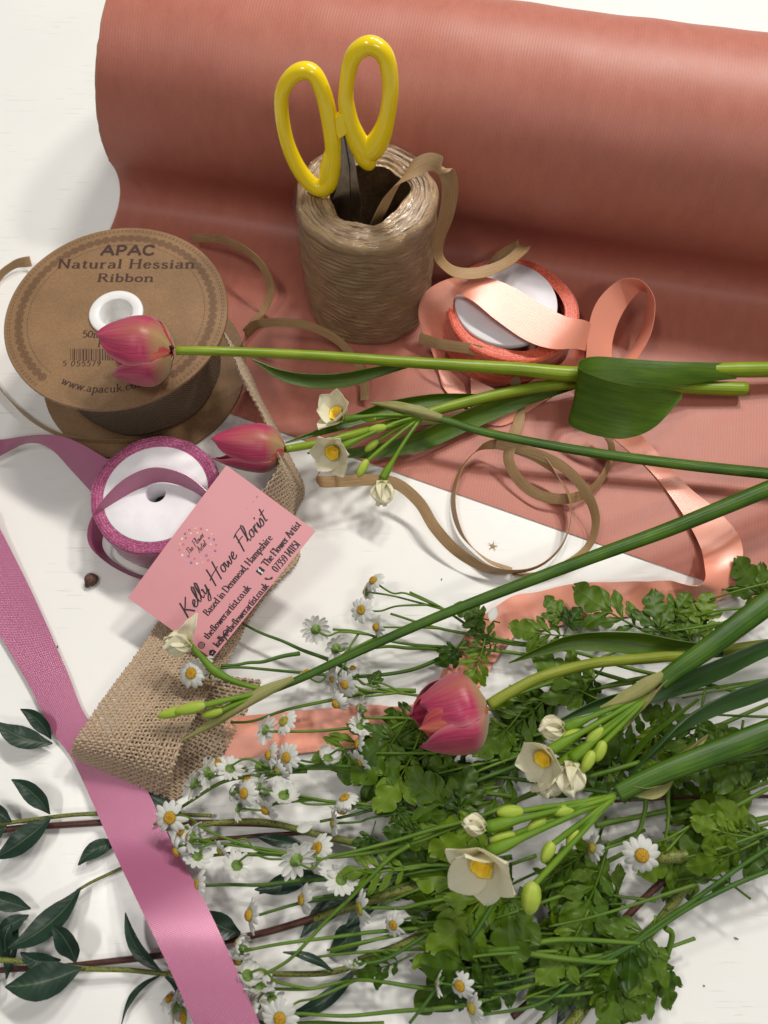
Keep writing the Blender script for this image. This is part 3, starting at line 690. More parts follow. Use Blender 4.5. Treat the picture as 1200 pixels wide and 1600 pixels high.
SCR = {k: (w, parse(s)) for k, (w, s) in {
 'K': (6, '~1.4,9 1.2,5 .8,0|~5.6,8.6 3,5.6 1.1,4|~1.6,4.4 3.4,2.4 5.6,-.6'), 'e': (3.2, '~.2,1.4 2,2.4 2.6,3.6 1.8,4.2 .8,2.6 1,.6 2.2,.2 3.3,1.2'),
 'l': (2.4, '~.0,1 1.8,5 2.4,9 1.4,9.4 .9,5 1,.8 1.8,.1 2.6,1'), 'y': (3.6, '~.1,3.6 .9,4 .8,1.2 1.8,.6 3,2.6 3.3,4.4|~3.3,4.4 2.8,0 1.6,-3.6 .3,-3 1.4,-1 3.8,1'),
 'H': (7, '~1.2,9 1,4 .5,-1|~5.8,9.4 5.2,4 4.8,-1|~-.4,3.4 2,4.4 6.8,5.2'), 'o': (3.4, '~2,4 .8,3.4 .6,1.2 1.6,.1 2.7,1.4 2.6,3.4 2,4 3.4,3.4'),
 'w': (4.4, '~.2,4 .5,1 1.2,.1 2.1,3.4 2.5,.4 3.5,.4 4.2,4'), 'F': (5, '~1.8,8.4 1.4,4 .8,-1|~.2,8 2.6,8.8 6.4,8.9|~.6,4.6 2.4,5 4.6,5'),
 'r': (2.6, '~.2,1 1,4 1.1,3 2.4,4|1,3.8 .9,0'), 'i': (1.6, '~.3,1.4 .9,4 .8,.4 1.7,.9|.9,6 1.2,6.5'), 's': (2.6, '~.1,.8 1.6,4.2 2.2,1.4 1.4,0 .3,.4'),
 't': (2.6, '~1.6,7.4 1.2,4 1,.4 2,.5|~0,4.8 1.4,5 3.2,5.2'), 'T': (4.4, '~2.4,8 2,4 1.6,0|~.2,7.8 3,8.4 5,8.2'), 'h': (3.2, '~1,8 .7,3 .5,0|~.6,2.4 1.6,4 2.3,3 2.2,.4 3.2,.8'), 'A': (5, '~.2,0 1.8,5 3,8.4|~3,8.4 3.4,4 3.8,-.4|~.8,3 2.4,3.4 4.4,3.4'), ' ': (3.4, '0,0 0,0')}.items()}
def text(mb, s, org, ux, uy, h, wmax, wmin, font=GL, slant=0, cond=1.0, center=False, arc=None, track=0.0, const=False):
    """flat lettering: org point, ux/uy unit vectors, h = cap height (cm); strokes thick when vertical"""
    k = h / 8; nz = ux.cross(uy).normalized(); x = 0
    tot = sum((font.get(c, GL.get(c))[0] * cond + track) for c in s) * k
    if center: org = org - ux * tot / 2
    for c in s:
        wd, st = font.get(c, GL.get(c))
        for sm, pts in st:
            if len(pts) > 1 and pts[0] == pts[1]: continue
            pp = [Vector(((x + (a + slant * b) * cond) * k, b * k, 0)) for a, b in pts]
            if sm: pp = crom(pp, 14)
            text.z = (text.z + 1) % 97
            L, Rr = [], []
            for i, p in enumerate(pp):
                d = (pp[min(len(pp) - 1, i + 1)] - pp[max(0, i - 1)]); d.normalize()
                w = (wmin + (wmax - wmin) * abs(d.y) ** 1.3) if not const else wmax
                nn = Vector((-d.y, d.x, 0)) * w / 2
                q = p.copy()
                if i == 0 and not sm: q -= d * wmin * .4
                if i == len(pp) - 1 and not sm: q += d * wmin * .4
                L.append(q + nn); Rr.append(q - nn)
            ids = []
            for l, r in zip(L, Rr):
                row = []
                for q in (r, l):
                    if arc:                                     # bend round a circle: arc = (centre, radius, start angle)
                        cc, R0, a0 = arc; an = a0 + (q.x - (0)) / R0; rr = R0 - q.y
                        pt = cc + Vector((math.cos(an), math.sin(an), 0)) * rr
                    else: pt = org + ux * q.x + uy * q.y
                    row.append(mb.vert(pt + nz * (text.z * .00012)))
                ids.append(row)
            for i in range(len(ids) - 1): mb.face(ids[i][0], ids[i + 1][0], ids[i + 1][1], ids[i][1])
        x += wd * cond + track
    return tot
text.z = 0

# ------------------------------------------------------------------ hessian ribbon reel
RC = P(182, 490, 5.7); RC0 = Vector((RC.x, RC.y, 0)); RAD = 6.03; TZ = 5.7
reel = empty('ribbon_reel', RC0, 'big round brown card reel of hessian ribbon, printed with black lettering, under a tulip head', 'ribbon reel')
def disc(mb, c, z0, z1, r0, r1, n=96):
    mb.lathe((c.x, c.y, 0), [(r0, z0), (r0 + .0, z0), (r1 - .03, z0), (r1, z0 + .03), (r1, z1 - .03), (r1 - .03, z1), (r0, z1), (r0, z0)], n)
m = MB(); disc(m, RC0, TZ - .22, TZ, 1.0, RAD); top = m.build('top_flange', M['board'], reel, smooth=False)
m = MB(); disc(m, RC0, .02, .24, 1.0, RAD + .1); m.build('bottom_flange', M['board'], reel, smooth=False)
m = MB(); m.lathe(RC0, [(1.1, .3), (4.55, .3), (4.62, .6), (4.6, 3), (4.62, 5.0), (4.5, TZ - .25)], 96, lambda a, r, z: .05 * math.sin(7 * a + z)); m.build('wound_ribbon', M['hessw'], reel)
m = MB(); m.lathe(RC0, [(1.46, TZ + .01), (1.46, TZ + .10), (1.38, TZ + .15), (.95, TZ + .15), (.88, TZ + .08), (.84, TZ - .6), (.84, TZ - 1.6), (.66, TZ - 1.62), (.66, TZ - 3.0), (.5, TZ - 3.02), (.5, TZ - 5.2), (.02, TZ - 5.2)], 64)
m.build('hub', M['white'], reel)
tp = MB()
X, Y = Vector((1, 0, 0)), Vector((0, 1, 0)); ZT = TZ + .008
def T(px, py): return P(px, py, ZT)
kpx = (T(300, 420) - T(200, 420)).length / 100
text(tp, 'APAC', T(200, 398), X, Y, .66, .17, .13, SERIFLESS, center=True, const=True, cond=1.34, track=.5)
text(tp, 'Natural Hessian', T(197, 419), X, Y, .62, .14, .05, center=True, cond=1.30, track=.7)
text(tp, 'Ribbon', T(196, 440), X, Y, .54, .125, .045, center=True, cond=1.42, track=.6)
tp.build('lettering', M['brown_ink'], top); tp = MB()
text(tp, '50mm x 10m', T(128, 527), X, Y, .42, .07, .03, cond=1.1)
text(tp, 'RI7', T(152, 542), X, Y, .42, .08, .03, cond=1.1)
tp.build('size_lettering', M['brown_ink'], top); tp = MB(); random.seed(3); x = 0.0; y0, y1 = T(110, 563), T(110, 545)
while x < 2.9:
    wd = random.choice([.025, .025, .05, .075]); a = y0 + X * x; b_ = y1 + X * x
    tp.face(tp.vert(a), tp.vert(a + X * wd), tp.vert(b_ + X * wd), tp.vert(b_)); x += wd + random.choice([.03, .05, .07])
tp.build('barcode', M['brown_ink'], top); tp = MB()
text(tp, '5 055579', T(97, 572), X, Y, .33, .05, .03, cond=1.05, track=1.5)
CC = Vector((RC.x, RC.y, ZT)); 
text(tp, 'www.apacuk.com', CC, X, Y, .46, .07, .03, arc=(CC, 5.0, R_(-90 - 28)), cond=1.02, track=.4)
tp.build('web_address', M['brown_ink'], top)
dp = MB()
def ringarc(mb, c, r, w, a0, a1, n, z):
    ids = [[mb.vert(c + Vector((math.cos(a0 + (a1 - a0) * i / n) * q, math.sin(a0 + (a1 - a0) * i / n) * q, z))) for q in (r - w / 2, r + w / 2)] for i in range(n + 1)]
    for i in range(n): mb.face(ids[i][0], ids[i][1], ids[i + 1][1], ids[i + 1][0])
A0, A1 = R_(-50), R_(233)                        # the pattern leaves a gap below for the web address
for r in (4.78, 5.72, 5.82):
    nd = 120
    for i in range(nd):
        a = A0 + (A1 - A0) * i / nd; ringarc(dp, CC, r, .035, a, a + (A1 - A0) / nd * (.62 if r != 5.82 else .45), 2, 0)
NROS = 56
for i in range(NROS):
    a = A0 + (A1 - A0) * (i + .5) / NROS; c = CC + Vector((math.cos(a), math.sin(a), 0)) * 5.24
    ringarc(dp, c, .22, .028, 0, 6.2832, 14, .0004)
    ringarc(dp, c, .055, .05, 0, 6.2832, 8, .0004)
    for k in range(9):
        q = c + Vector((math.cos(k * .698), math.sin(k * .698), 0)) * .145
        ringarc(dp, q, .024, .04, 0, 6.2832, 6, .0008)
dp.build('border_pattern', M['lt_brown_ink'], top)

# woven tail of the reel: every yarn is modelled
def weave(rows_fn, length, width, nw, nf, name, parent, amp=.045, ry=.062):
    """rows_fn(u,v)->(point, normal); nw yarns run along, nf across"""
    m = MB()
    def yarn(fn, n, r, k):
        pts = [fn(i / (n - 1)) for i in range(n)]
        rows = []; uvs = []
        for i, (p, nn, tt) in enumerate(pts):
            T = (pts[min(n - 1, i + 1)][0] - pts[max(0, i - 1)][0]).normalized(); B = T.cross(nn); 
            if B.length < 1e-6: B = tt
            B.normalize(); N2 = B.cross(T)
            rows.append([p + B * (r * math.cos(a)) + N2 * (r * .75 * math.sin(a)) for a in (0, 1.257, 2.513, 3.77, 5.027)])
            uvs.append([(i * .07 + k * 3.7, a * .4) for a in range(5)])
        m.grid(rows, uvs, close=True)
    for j in range(nw):
        v = (j + .5) / nw; rr = ry * random.uniform(.75, 1.25)
        off = random.uniform(-.12, .12) / nw; ph = random.uniform(0, 6)
        def fn(t, v=v, j=j, off=off, ph=ph):
            p, nn, tt = rows_fn(t, min(1, max(0, v + off + .10 / nw * math.sin(t * 40 + ph))))
            return p + nn * (amp * math.cos(math.pi * (t * nf + j))), nn, tt
        yarn(fn, nf * 3 + 1, rr, j)
    for i in range(nf):
        u = (i + .5) / nf; rr = ry * random.uniform(.75, 1.25); ph = random.uniform(0, 6); ext = random.uniform(0, .01)
        def fn(t, u=u, i=i, ph=ph, ext=ext):
            t2 = -ext + t * (1 + 2 * ext)
            p, nn, tt = rows_fn(min(1, max(0, u + .12 / nf * math.sin(t * 20 + ph))), t2)
            return p - nn * (amp * math.cos(math.pi * (t2 * nw - .5 + i + .0))), nn, tt
        yarn(fn, nw * 3 + 1, rr, i + 50)
    return m.build(name, M['hess'], parent)
HT = [(340, 505, 5.35), (385, 602, 5.3), (426, 690, 5.0), (441, 745, 4.2)]
st = []
for (px, py, z) in HT:
    t = P(px, py, z); st.append((t, Vector((t.x + 1.1, t.y - .2, .12 + max(0, (5.35 - z)) * .15))))
st[3] = (P(436, 745, 4.0), P(457, 800, .3))
st += [(P(352, 860, 2.7), P(455, 868, .3)), (P(290, 905, 1.2), P(437, 905, .35)), (P(238, 968, .9), P(412, 950, .5)), (P(185, 1040, 1.6), P(378, 1022, .8)), (P(150, 1092, 2.2), P(335, 1088, 1.7)),
       (P(122, 1140, 2.35), P(300, 1142, 2.2)), (P(112, 1163, 2.0), P(277, 1195, 2.1)), (P(110, 1178, 1.2), P(266, 1228, 1.2)), (P(122, 1186, .35), P(264, 1250, .3)), (P(160, 1165, .12), P(290, 1238, .12)), (P(205, 1120, .12), P(345, 1190, .12)), (P(262, 1045, .12), P(405, 1062, .12))]
NH = 170
Lh = crom_u([a for a, b in st], NH); Rh = crom_u([b for a, b in st], NH)
ctr = [(a + b) / 2 for a, b in zip(Lh, Rh)]; cum = [0]
for i in range(1, NH): cum.append(cum[-1] + (ctr[i] - ctr[i - 1]).length)
HL = cum[-1]
def hrow(u, v):
    s = u * HL; lo, hi = 0, NH - 1
    while hi - lo > 1:
        mid = (lo + hi) // 2
        if cum[mid] <= s: lo = mid
        else: hi = mid
    f = (s - cum[lo]) / max(1e-6, cum[hi] - cum[lo])
    def pt(k, vv):
        a, b = Lh[k], Rh[k]; c = (a + b) / 2; d = (b - a).normalized()
        wv = .10 * math.sin(cum[k] * 1.3 + vv * 2.5)
        return c + d * (vv - .5) * 5.0 , d, wv
    p0, d0, w0 = pt(lo, v); p1, d1, w1 = pt(hi, v)
    p = p0.lerp(p1, f); T = (p1 - p0); k0 = max(0, lo - 1); k1 = min(NH - 1, hi + 1)
    T = (pt(k1, v)[0] - pt(k0, v)[0]); nn = T.cross(d0.lerp(d1, f)); nn = nn.normalized() if nn.length else Vector((0, 0, 1))
    if nn.z < 0 and False: nn = -nn
    return p + nn * (w0 + (w1 - w0) * f) * .6, nn, d0
random.seed(5)
weave(hrow, HL, 5.0, 28, int(HL / .178), 'ribbon_tail', reel)

# ------------------------------------------------------------------ rose ribbon reel
PC = P(243, 770, 2.75); PC0 = Vector((PC.x, PC.y, 0))
pr = empty('ribbon_reel', PC0, 'reel of rose pink satin ribbon with white discs, partly under the pink business card', 'ribbon reel')
m = MB(); m.lathe(PC0, [(2.6, .1), (3.38, .1), (3.46, .25), (3.44, .9), (3.48, 1.6), (3.45, 2.3), (3.46, 2.62), (3.38, 2.76), (3.1, 2.72), (2.70, 2.66)], 96, lambda a, r, z: .03 * math.sin(5 * a + 2 * z) + .02 * math.sin(13 * a))
m.build('wound_ribbon', M['glit'], pr)
m = MB(); m.lathe(PC0, [(.52, 1.2), (.52, 2.68), (.56, 2.72), (2.75, 2.72), (2.78, 2.70), (2.78, 2.5)], 96); m.build('label_disc', M['label'], pr)
m = MB(); m.lathe(PC0, [(.53, 2.6), (.53, 1.2), (.5, .1), (.02, .1)], 48); m.build('core', simple('grey_core', (.12, .12, .12), .5), pr)
def sat(edges, n, width, name, mat, parent, cup=0, nv=6, thick=.028):
    m = MB(); r, u = ribbon_rows(edges, n, nv, cup, width); m.sheet(r, thick, u); return m.build(name, mat, parent)
# loop of ribbon standing over the white disc
m = MB()
pts = [(352, 800, 2.9, .1, .55, .9), (325, 778, 3.0, .2, .55, .9), (290, 752, 3.3, .2, .6, .9), (245, 742, 3.4, 0, .65, .9), (205, 758, 3.2, -.2, .6, .9), (172, 790, 2.7, -.4, .5, .9), (152, 825, 2.0, -.5, .3, .9), (152, 855, 1.3, -.3, .1, 1), (175, 880, .9, 0, -.1, 1), (215, 900, .7, .1, -.2, 1), (250, 905, .7, .1, -.2, 1)]
r, u = strip_rows(pts, [1.05, 1.2, 1.25, 1.1, .8, .5], 90, 5); m.sheet(r, .028, u); m.build('ribbon_loop', M['pink'], pr)
# long tail: leaves the reel at the back left, runs out of the picture and returns across the foreground
sat([(P(172, 720, 2.4), P(155, 782, .5)), (P(128, 694, 2.3), P(112, 735, .5)), (P(92, 681, 2.0), P(80, 702, .9)), (P(55, 680, 1.7), P(48, 692, .7)), (P(10, 686, 1.4), P(12, 706, .5)), (P(-35, 692, 1.2), P(-40, 740, .4)), (P(-110, 730, .9), P(-70, 790, .4)), (P(-105, 820, .7), P(-20, 790, .8)), (P(-60, 890, .5), P(2, 830, .6)),
     (P(-5, 985, .3), P(52, 930, .3)), (P(45, 1070, .3), P(103, 1045, .3)), (P(80, 1140, .3), P(135, 1120, .3)), (P(112, 1185, .25), P(190, 1175, .25)), (P(145, 1255, .6), P(230, 1235, .5)),
     (P(180, 1335, 1.1), P(268, 1315, .8)), (P(225, 1430, 2.7), P(318, 1405, 2.2)), (P(270, 1525, 2.9), P(365, 1505, 2.6)), (P(320, 1640, 2.2), P(415, 1620, 2.2)), (P(360, 1720, 1.2), P(455, 1700, 1.2))], 220, None, 'ribbon_tail', M['pink'], pr, .02)

# ------------------------------------------------------------------ peach ribbon reel
QC = P(800, 482, 2.6); QC0 = Vector((QC.x, QC.y, 0))
qr = empty('ribbon_reel', QC0, 'reel of peach coral satin ribbon with white disc beside the raffia spool', 'ribbon reel')
m = MB(); m.lathe(QC0, [(3.0, .1), (3.9, .1), (4.05, .3), (4.0, .8), (3.75, 1.2), (3.92, 1.7), (3.8, 2.2), (3.92, 2.5), (3.72, 2.72), (3.5, 2.6), (3.42, 2.66), (3.2, 2.55), (3.05, 2.6)], 96, lambda a, r, z: .08 * math.sin(2 * a + z) + .04 * math.sin(5 * a + 3 * z))
m.build('wound_ribbon', M['coral'], qr)
m = MB(); c = QC0 + Vector((-.35, .35, 0)); m.lathe(c, [(.5, 1.2), (.5, 2.68), (.55, 2.74), (3.02, 2.74), (3.05, 2.71), (3.05, 2.4)], 96); m.build('label_disc', M['label'], qr)
m = MB(); m.lathe(c, [(.51, 2.6), (.51, 1.2), (.5, .1), (.02, .1)], 48); m.build('core', simple('grey_core', (.12, .12, .12), .5), qr)
# broad twisted loop over the disc
sat([(P(725, 600, .4), P(735, 640, .3)), (P(680, 555, .6), P(690, 600, .3)), (P(655, 500, 1.9), P(700, 535, .5)), (P(662, 460, 3.0), P(706, 500, 2.2)), (P(700, 436, 3.6), P(712, 462, 3.2)), (P(752, 432, 3.8), P(738, 470, 3.8)), (P(800, 448, 3.8), P(775, 500, 3.6)), (P(850, 478, 3.7), P(822, 532, 3.4)), (P(885, 495, 3.6), P(862, 545, 3.2)), (P(912, 500, 3.4), P(898, 545, 2.6)),
     (P(925, 508, 2.4), P(920, 550, 1.3)), (P(926, 525, 1.2), P(922, 556, .5))], 120, None, 'ribbon_loop', M['peach'], qr, .0)
sat([(P(912, 520, 1.2), P(913, 560, .3)), (P(880, 565, 1.1), P(880, 605, .3)), (P(835, 592, 1.0), P(830, 640, .2)), (P(790, 612, .9), P(785, 665, .2)), (P(735, 590, .8), P(738, 655, .15))], 60, None, 'ribbon_loop', M['peach'], qr)
sat([(P(905, 600, .8), P(950, 612, .3)), (P(908, 560, 1.6), P(962, 595, .4)), (P(912, 500, 2.9), P(965, 540, 1.2)), (P(922, 462, 3.6), P(985, 495, 1.8)), (P(950, 434, 3.9), P(1012, 462, 1.9)), (P(985, 428, 4.0), P(1022, 470, 1.8)), (P(1012, 443, 3.8), P(1010, 480, 1.3)), (P(1026, 470, 3.3), P(1000, 515, .8)), (P(1018, 520, 2.4), P(978, 555, .5)), (P(990, 575, 1.4), P(935, 590, .3)), (P(975, 640, .8), P(915, 650, .2)),
     (P(1020, 700, .5), P(965, 690, .15)), (P(1075, 760, .5), P(1020, 740, .15)), (P(1125, 800, .8), P(1060, 795, .3)), (P(1150, 840, 1.2), P(1098, 850, .6)), (P(1152, 885, 1.2), P(1108, 885, 1.3)), (P(1147, 928, .6), P(1090, 912, 1.6)), (P(1080, 945, .4), P(1055, 915, .9)), (P(1010, 945, .2), P(1010, 930, .5)), (P(975, 955, .15), P(955, 918, .35)), (P(900, 970, .15), P(890, 915, .3)),
     (P(850, 985, .15), P(835, 925, .3)), (P(830, 970, .3), P(790, 945, .6)), (P(800, 1005, .35), P(735, 975, .35)), (P(755, 1070, .3), P(695, 1035, .35)), (P(725, 1135, .25), P(665, 1085, .25)), (P(660, 1162, .2), P(620, 1100, .2)), (P(580, 1163, .15), P(575, 1105, .15)), (P(500, 1170, .15), P(498, 1112, .15)), (P(420, 1178, .15), P(420, 1118, .15)), (P(352, 1184, .15), P(352, 1124, .15))], 320, 2.05, 'ribbon_tail', M['peach'], qr, .03)

# ------------------------------------------------------------------ business card
cA, cB, cC, cD = P(332, 1030, 1.6), P(493, 830, 4.0), P(200, 934, 2.1), P(354, 727, 4.7)
cd = empty('business_card', cA, 'pink business card printed with black script, tilted against the rose ribbon reel', 'business card')
def cp(u, v, o=0.0):
    p = cA * (1 - u) * (1 - v) + cB * u * (1 - v) + cC * (1 - u) * v + cD * u * v
    n = (cB - cA).cross(cC - cA).normalized(); return p + n * (o + .10 * math.sin(math.pi * u))
m = MB(); rows = [[cp(i / 16, j / 8) for j in range(9)] for i in range(17)]; m.sheet(rows, .035, [[(i, j) for j in range(9)] for i in range(17)])
cobj = m.build('card', M['card'], cd, smooth=False)
class CardMB(MB):
    def vert(s, p, uv=(0, 0)):
        if getattr(s, 'raw', 0): return MB.vert(s, p, uv)
        return MB.vert(s, cp(p.x / 8.5, p.y / 5.5, .024 + p.z), uv)
# invert pixel -> card uv
def cuv(px, py):
    u, v = .5, .5
    for _ in range(30):
        def pr_(u, v):
            q = cp(u, v) - CAMP; k = q.dot(FW); return Vector((600 + F_PX * q.dot(RT) / k, 800 - F_PX * q.dot(UPV) / k))
        e = Vector((px, py)) - pr_(u, v); du = (pr_(u + .01, v) - pr_(u, v)) / .01; dv = (pr_(u, v + .01) - pr_(u, v)) / .01
        det = du.x * dv.y - du.y * dv.x
        u += (e.x * dv.y - e.y * dv.x) / det; v += (du.x * e.y - du.y * e.x) / det
    return Vector((u * 8.5, v * 5.5, 0))
CX, CY = Vector((1, 0, 0)), Vector((0, 1, 0))
def line(mb, s, p0, p1, h, wmax, wmin, **kw):          # fit a line of lettering between two picture points on the card
    a, b = cuv(*p0), cuv(*p1); d = (b - a); font = kw.get('font', GL); tr = kw.get('track', 0)
    raw = sum(font.get(c, GL.get(c))[0] for c in s) * h / 8
    kw['cond'] = d.length / raw; ux = d.normalized(); uy = Vector((-ux.y, ux.x, 0))
    text(mb, s, a, ux, uy, h, wmax, wmin, **kw)
m = CardMB(); line(m, 'Kelly Howe Florist', (293, 967), (420, 811), .74, .085, .05, font=SCR, slant=.28); m.build('name_script', M['ink'], cobj)
m = CardMB()
line(m, 'Based in Denmead, Hampshire', (325, 963), (427, 841), .36, .07, .026)
line(m, 'theflowerartist.co.uk', (325, 1000), (393, 919), .36, .07, .026)
line(m, 'kelly@theflowerartist.co.uk', (341, 1012), (421, 916), .36, .07, .026)
line(m, 'The Flower Artist', (417, 886), (471, 820), .36, .07, .026)
line(m, '07359 141151', (433, 895), (470, 851), .38, .07, .03)
m.build('contact_lettering', M['ink'], cobj)
m = CardMB()
def cpoly(mb, pts, c, s=1, z=0): mb.face(*[mb.vert(c + Vector((x * s, y * s, z))) for x, y in pts])
def ringc(mb, c, r, w, n=20, z=0): 
    ids = [[mb.vert(c + Vector((math.cos(6.2832 * i / n) * q, math.sin(6.2832 * i / n) * q, z))) for q in (r - w / 2, r + w / 2)] for i in range(n)]
    for i in range(n): mb.face(ids[i][0], ids[i][1], ids[(i + 1) % n][1], ids[(i + 1) % n][0])
ci = cuv(315, 1008)
for r in (.17,): ringc(m, ci, r, .03)
for k in (-.09, 0, .09): cpoly(m, [(-.16, k - .01), (.16, k - .01), (.16, k + .01), (-.16, k + .01)], ci, 1, .0005); cpoly(m, [(k - .01, -.16), (k + .01, -.16), (k + .01, .16), (k - .01, .16)], ci, 1, .001)
m.build('globe_icon', M['ink'], cobj); m = CardMB(); ce = cuv(332, 1020); cpoly(m, [(-.17, -.13), (.17, -.13), (.17, .08), (0, .2), (-.17, .08)], ce)
m.build('envelope_icon', M['ink'], cobj); m = CardMB(); cf = cuv(407, 892); cpoly(m, [(-.17, -.17), (.17, -.17), (.17, .17), (-.17, .17)], cf)
m.build('square_icon', M['ink'], cobj); m = CardMB(); cph = cuv(420, 903); cpoly(m, [(-.17, .12), (-.12, .17), (-.05, .09), (-.07, .03), (.03, -.07), (.09, -.05), (.17, -.12), (.12, -.17), (.02, -.16), (-.16, .02)], cph)
m.build('telephone_icon', M['ink'], cobj)
m = CardMB(); text(m, 'f', cf + Vector((-.07, -.13, .003)), CX, CY, .26, .06, .05, const=True); cpoly(m, [(-.1, .03), (0, -.04), (.1, .03), (0, .0)], ce, 1, .003); m.build('icon_marks', M['white_ink'], cobj)
m = CardMB(); lc = cuv(309, 853)
# the small round mark of scattered blossoms with lettering inside
cuvx = (cuv(420, 811) - cuv(293, 967)).normalized(); cuvy = Vector((-cuvx.y, cuvx.x, 0))
text(m, 'The Flower', lc + cuvy * .05 - cuvx * .62, cuvx, cuvy, .30, .03, .02, font=SCR, slant=.3, cond=.95)
text(m, 'Artist', lc - cuvy * .32 - cuvx * .22, cuvx, cuvy, .30, .03, .02, font=SCR, slant=.3, cond=.95)
m.build('mark_lettering', M['ink'], cobj)
cols = [(.62, .04, .08), (.10, .06, .30), (.85, .55, .30), (.80, .30, .45), (.85, .75, .6)]
cm = [simple('blossom_ink', c, .5, 0) for c in cols]
m = CardMB(); random.seed(11)
for rr, nn in ((.92, 19), (.70, 13)):
    for k in range(nn):
        a = 6.2832 * k / nn + rr * 3; c = lc + Vector((math.cos(a), math.sin(a), 0)) * (rr + random.uniform(-.04, .04))
        m.cur = random.randrange(5); s = random.uniform(.05, .08)
        m.face(*[m.vert(c + Vector((math.cos(t * .628) * s * (1 if t % 2 else .72), math.sin(t * .628) * s * (1 if t % 2 else .72), k * .0001))) for t in range(10)])
        m.cur = 4; m.face(*[m.vert(c + Vector((math.cos(t) * s * .3, math.sin(t) * s * .3, .003))) for t in range(6)])
m.build('blossom_mark', cm, cobj)

# ------------------------------------------------------------------ plant helpers
def blade(mb, pts, prof, n=40, nv=8, fold=.12, side=None, thick=.045, unit=False, wave=0, roll=None):
    """leaf blade along pts (cm vectors); prof = half widths; side = rough side vector or list"""
    C = crom(pts, n); rows = []; uvs = []; u = 0
    for i in range(n):
        if i: u += (C[i] - C[i - 1]).length
        T = (C[min(n - 1, i + 1)] - C[max(0, i - 1)]).normalized()
        if roll is not None:
            a = lerp_list(roll, i / (n - 1)); b0 = T.cross(Vector((0, 0, 1))).normalized(); s = Quaternion(T, a) @ b0
        else:
            s = Vector(side) if side is not None else T.cross(Vector((0, 0, 1)))
            s = (s - T * s.dot(T)).normalized()
        N = s.cross(T)
        w = max(.012, lerp_list(prof, i / (n - 1)))
        row = []; uv = []
        for j in range(nv + 1):
            t = 2 * j / nv - 1
            row.append(C[i] + s * (t * w) + N * (fold * w * (abs(t) ** 1.5) * 2 + wave * math.sin(i * .5 + t * 2) * abs(t)))
            uv.append((i / (n - 1), t) if unit else (u, t))
        rows.append(row); uvs.append(uv)
    mb.sheet(rows, thick, uvs)
def PS(l): return [P(*p) for p in l]
def stem(name, pts, rad, mat, parent, n=60, seg=12, ridge=0, flat=1.0):
    m = MB(); m.tube(crom(PS(pts) if not isinstance(pts[0], Vector) else pts, n), rad, seg, True, flat, ridge, .07); return m.build(name, mat, parent)

def tulip_head(base, axis, L, R, parent, seed=0, opn=0.0, gap=None, spin=0.0):
    rnd = random.Random(seed); axis = axis.normalized(); X = axis.orthogonal().normalized(); Y = axis.cross(X)
    X, Y = X * math.cos(spin) + Y * math.sin(spin), Y * math.cos(spin) - X * math.sin(spin)
    for k in range(6):
        inner = k % 2; a0 = k * math.pi / 3 + rnd.uniform(-.12, .12)
        Rk = R * (.84 if inner else 1.0) * rnd.uniform(.97, 1.03); Lk = L * (.93 if inner else 1.0) * rnd.uniform(.88, 1.06); ok = opn + rnd.uniform(-.05, .10)
        m = MB(); rows = []; uvs = []; n, nv = 26, 14
        for i in range(n + 1):
            s = i / n
            r = Rk * lerp_list([.16, .62, .87, .98, 1.0, .98, .94, .88, .80, .70, .58], s) + ok * R * s * s
            wd = Rk * lerp_list([.22, .68, .94, 1.06, 1.12, 1.12, 1.06, .95, .78, .50, .03], s) * (.88 if inner else 1.0)
            row = []; uv = []
            for j in range(nv + 1):
                t = 2 * j / nv - 1; an = a0 + t * wd / max(r, .3 * R)
                rr = r + .03 * R * math.cos(t * 9 + k) * s - (.05 * R * (1 - abs(t)) if s > .15 else 0) * 0 + .05 * R * (1 - t * t) + .04 * R * abs(t) * math.sin(s * 9 + k * 2)
                rr += .07 * R * math.exp(-(t * 6) ** 2) * (1 - s) - .03 * R * math.exp(-(t * 9) ** 2) * s
                row.append(base + axis * (Lk * s ** 1.05 * (1 - .05 * t * t)) + (X * math.cos(an) + Y * math.sin(an)) * rr); uv.append((s, t))
            rows.append(row); uvs.append(uv)
        m.sheet(rows, .03, uvs); m.build('petal', M['tulip_in'] if inner else M['tulip'], parent)

# ------------------------------------------------------------------ tulips
t1 = empty('tulip', P(700, 570, 2), 'pink tulip whose head lies on the brown hessian reel, long stem reaching the right edge', 'tulip')
b0, tp0 = P(268, 548, 7.7), P(172, 546, 7.5)
tulip_head(b0, tp0 - b0, (tp0 - b0).length * 1.02, 1.62, t1, 3, .12, spin=.35)
stem('stem', [(275, 548, 7.7), (350, 549, 7.2), (500, 556, 5.2), (640, 566, 3.6), (800, 576, 2.6), (905, 585, 2.3), (1000, 580, 2.0), (1120, 578, 1.6), (1270, 577, 1.3)], [.22, .25, .27, .30, .33, .38, .46, .38, .40, .47, .40], M['tstem'], t1, 90)
m = MB(); blade(m, PS([(640, 570, 3.2), (590, 580, 3.0), (540, 592, 2.8), (490, 594, 3.0), (440, 585, 3.4), (395, 562, 4.0)]), [.12, .30, .42, .42, .3, .03], side=SD(0, 1, .5), fold=.25); m.build('leaf', M['blade'], t1)
m = MB()
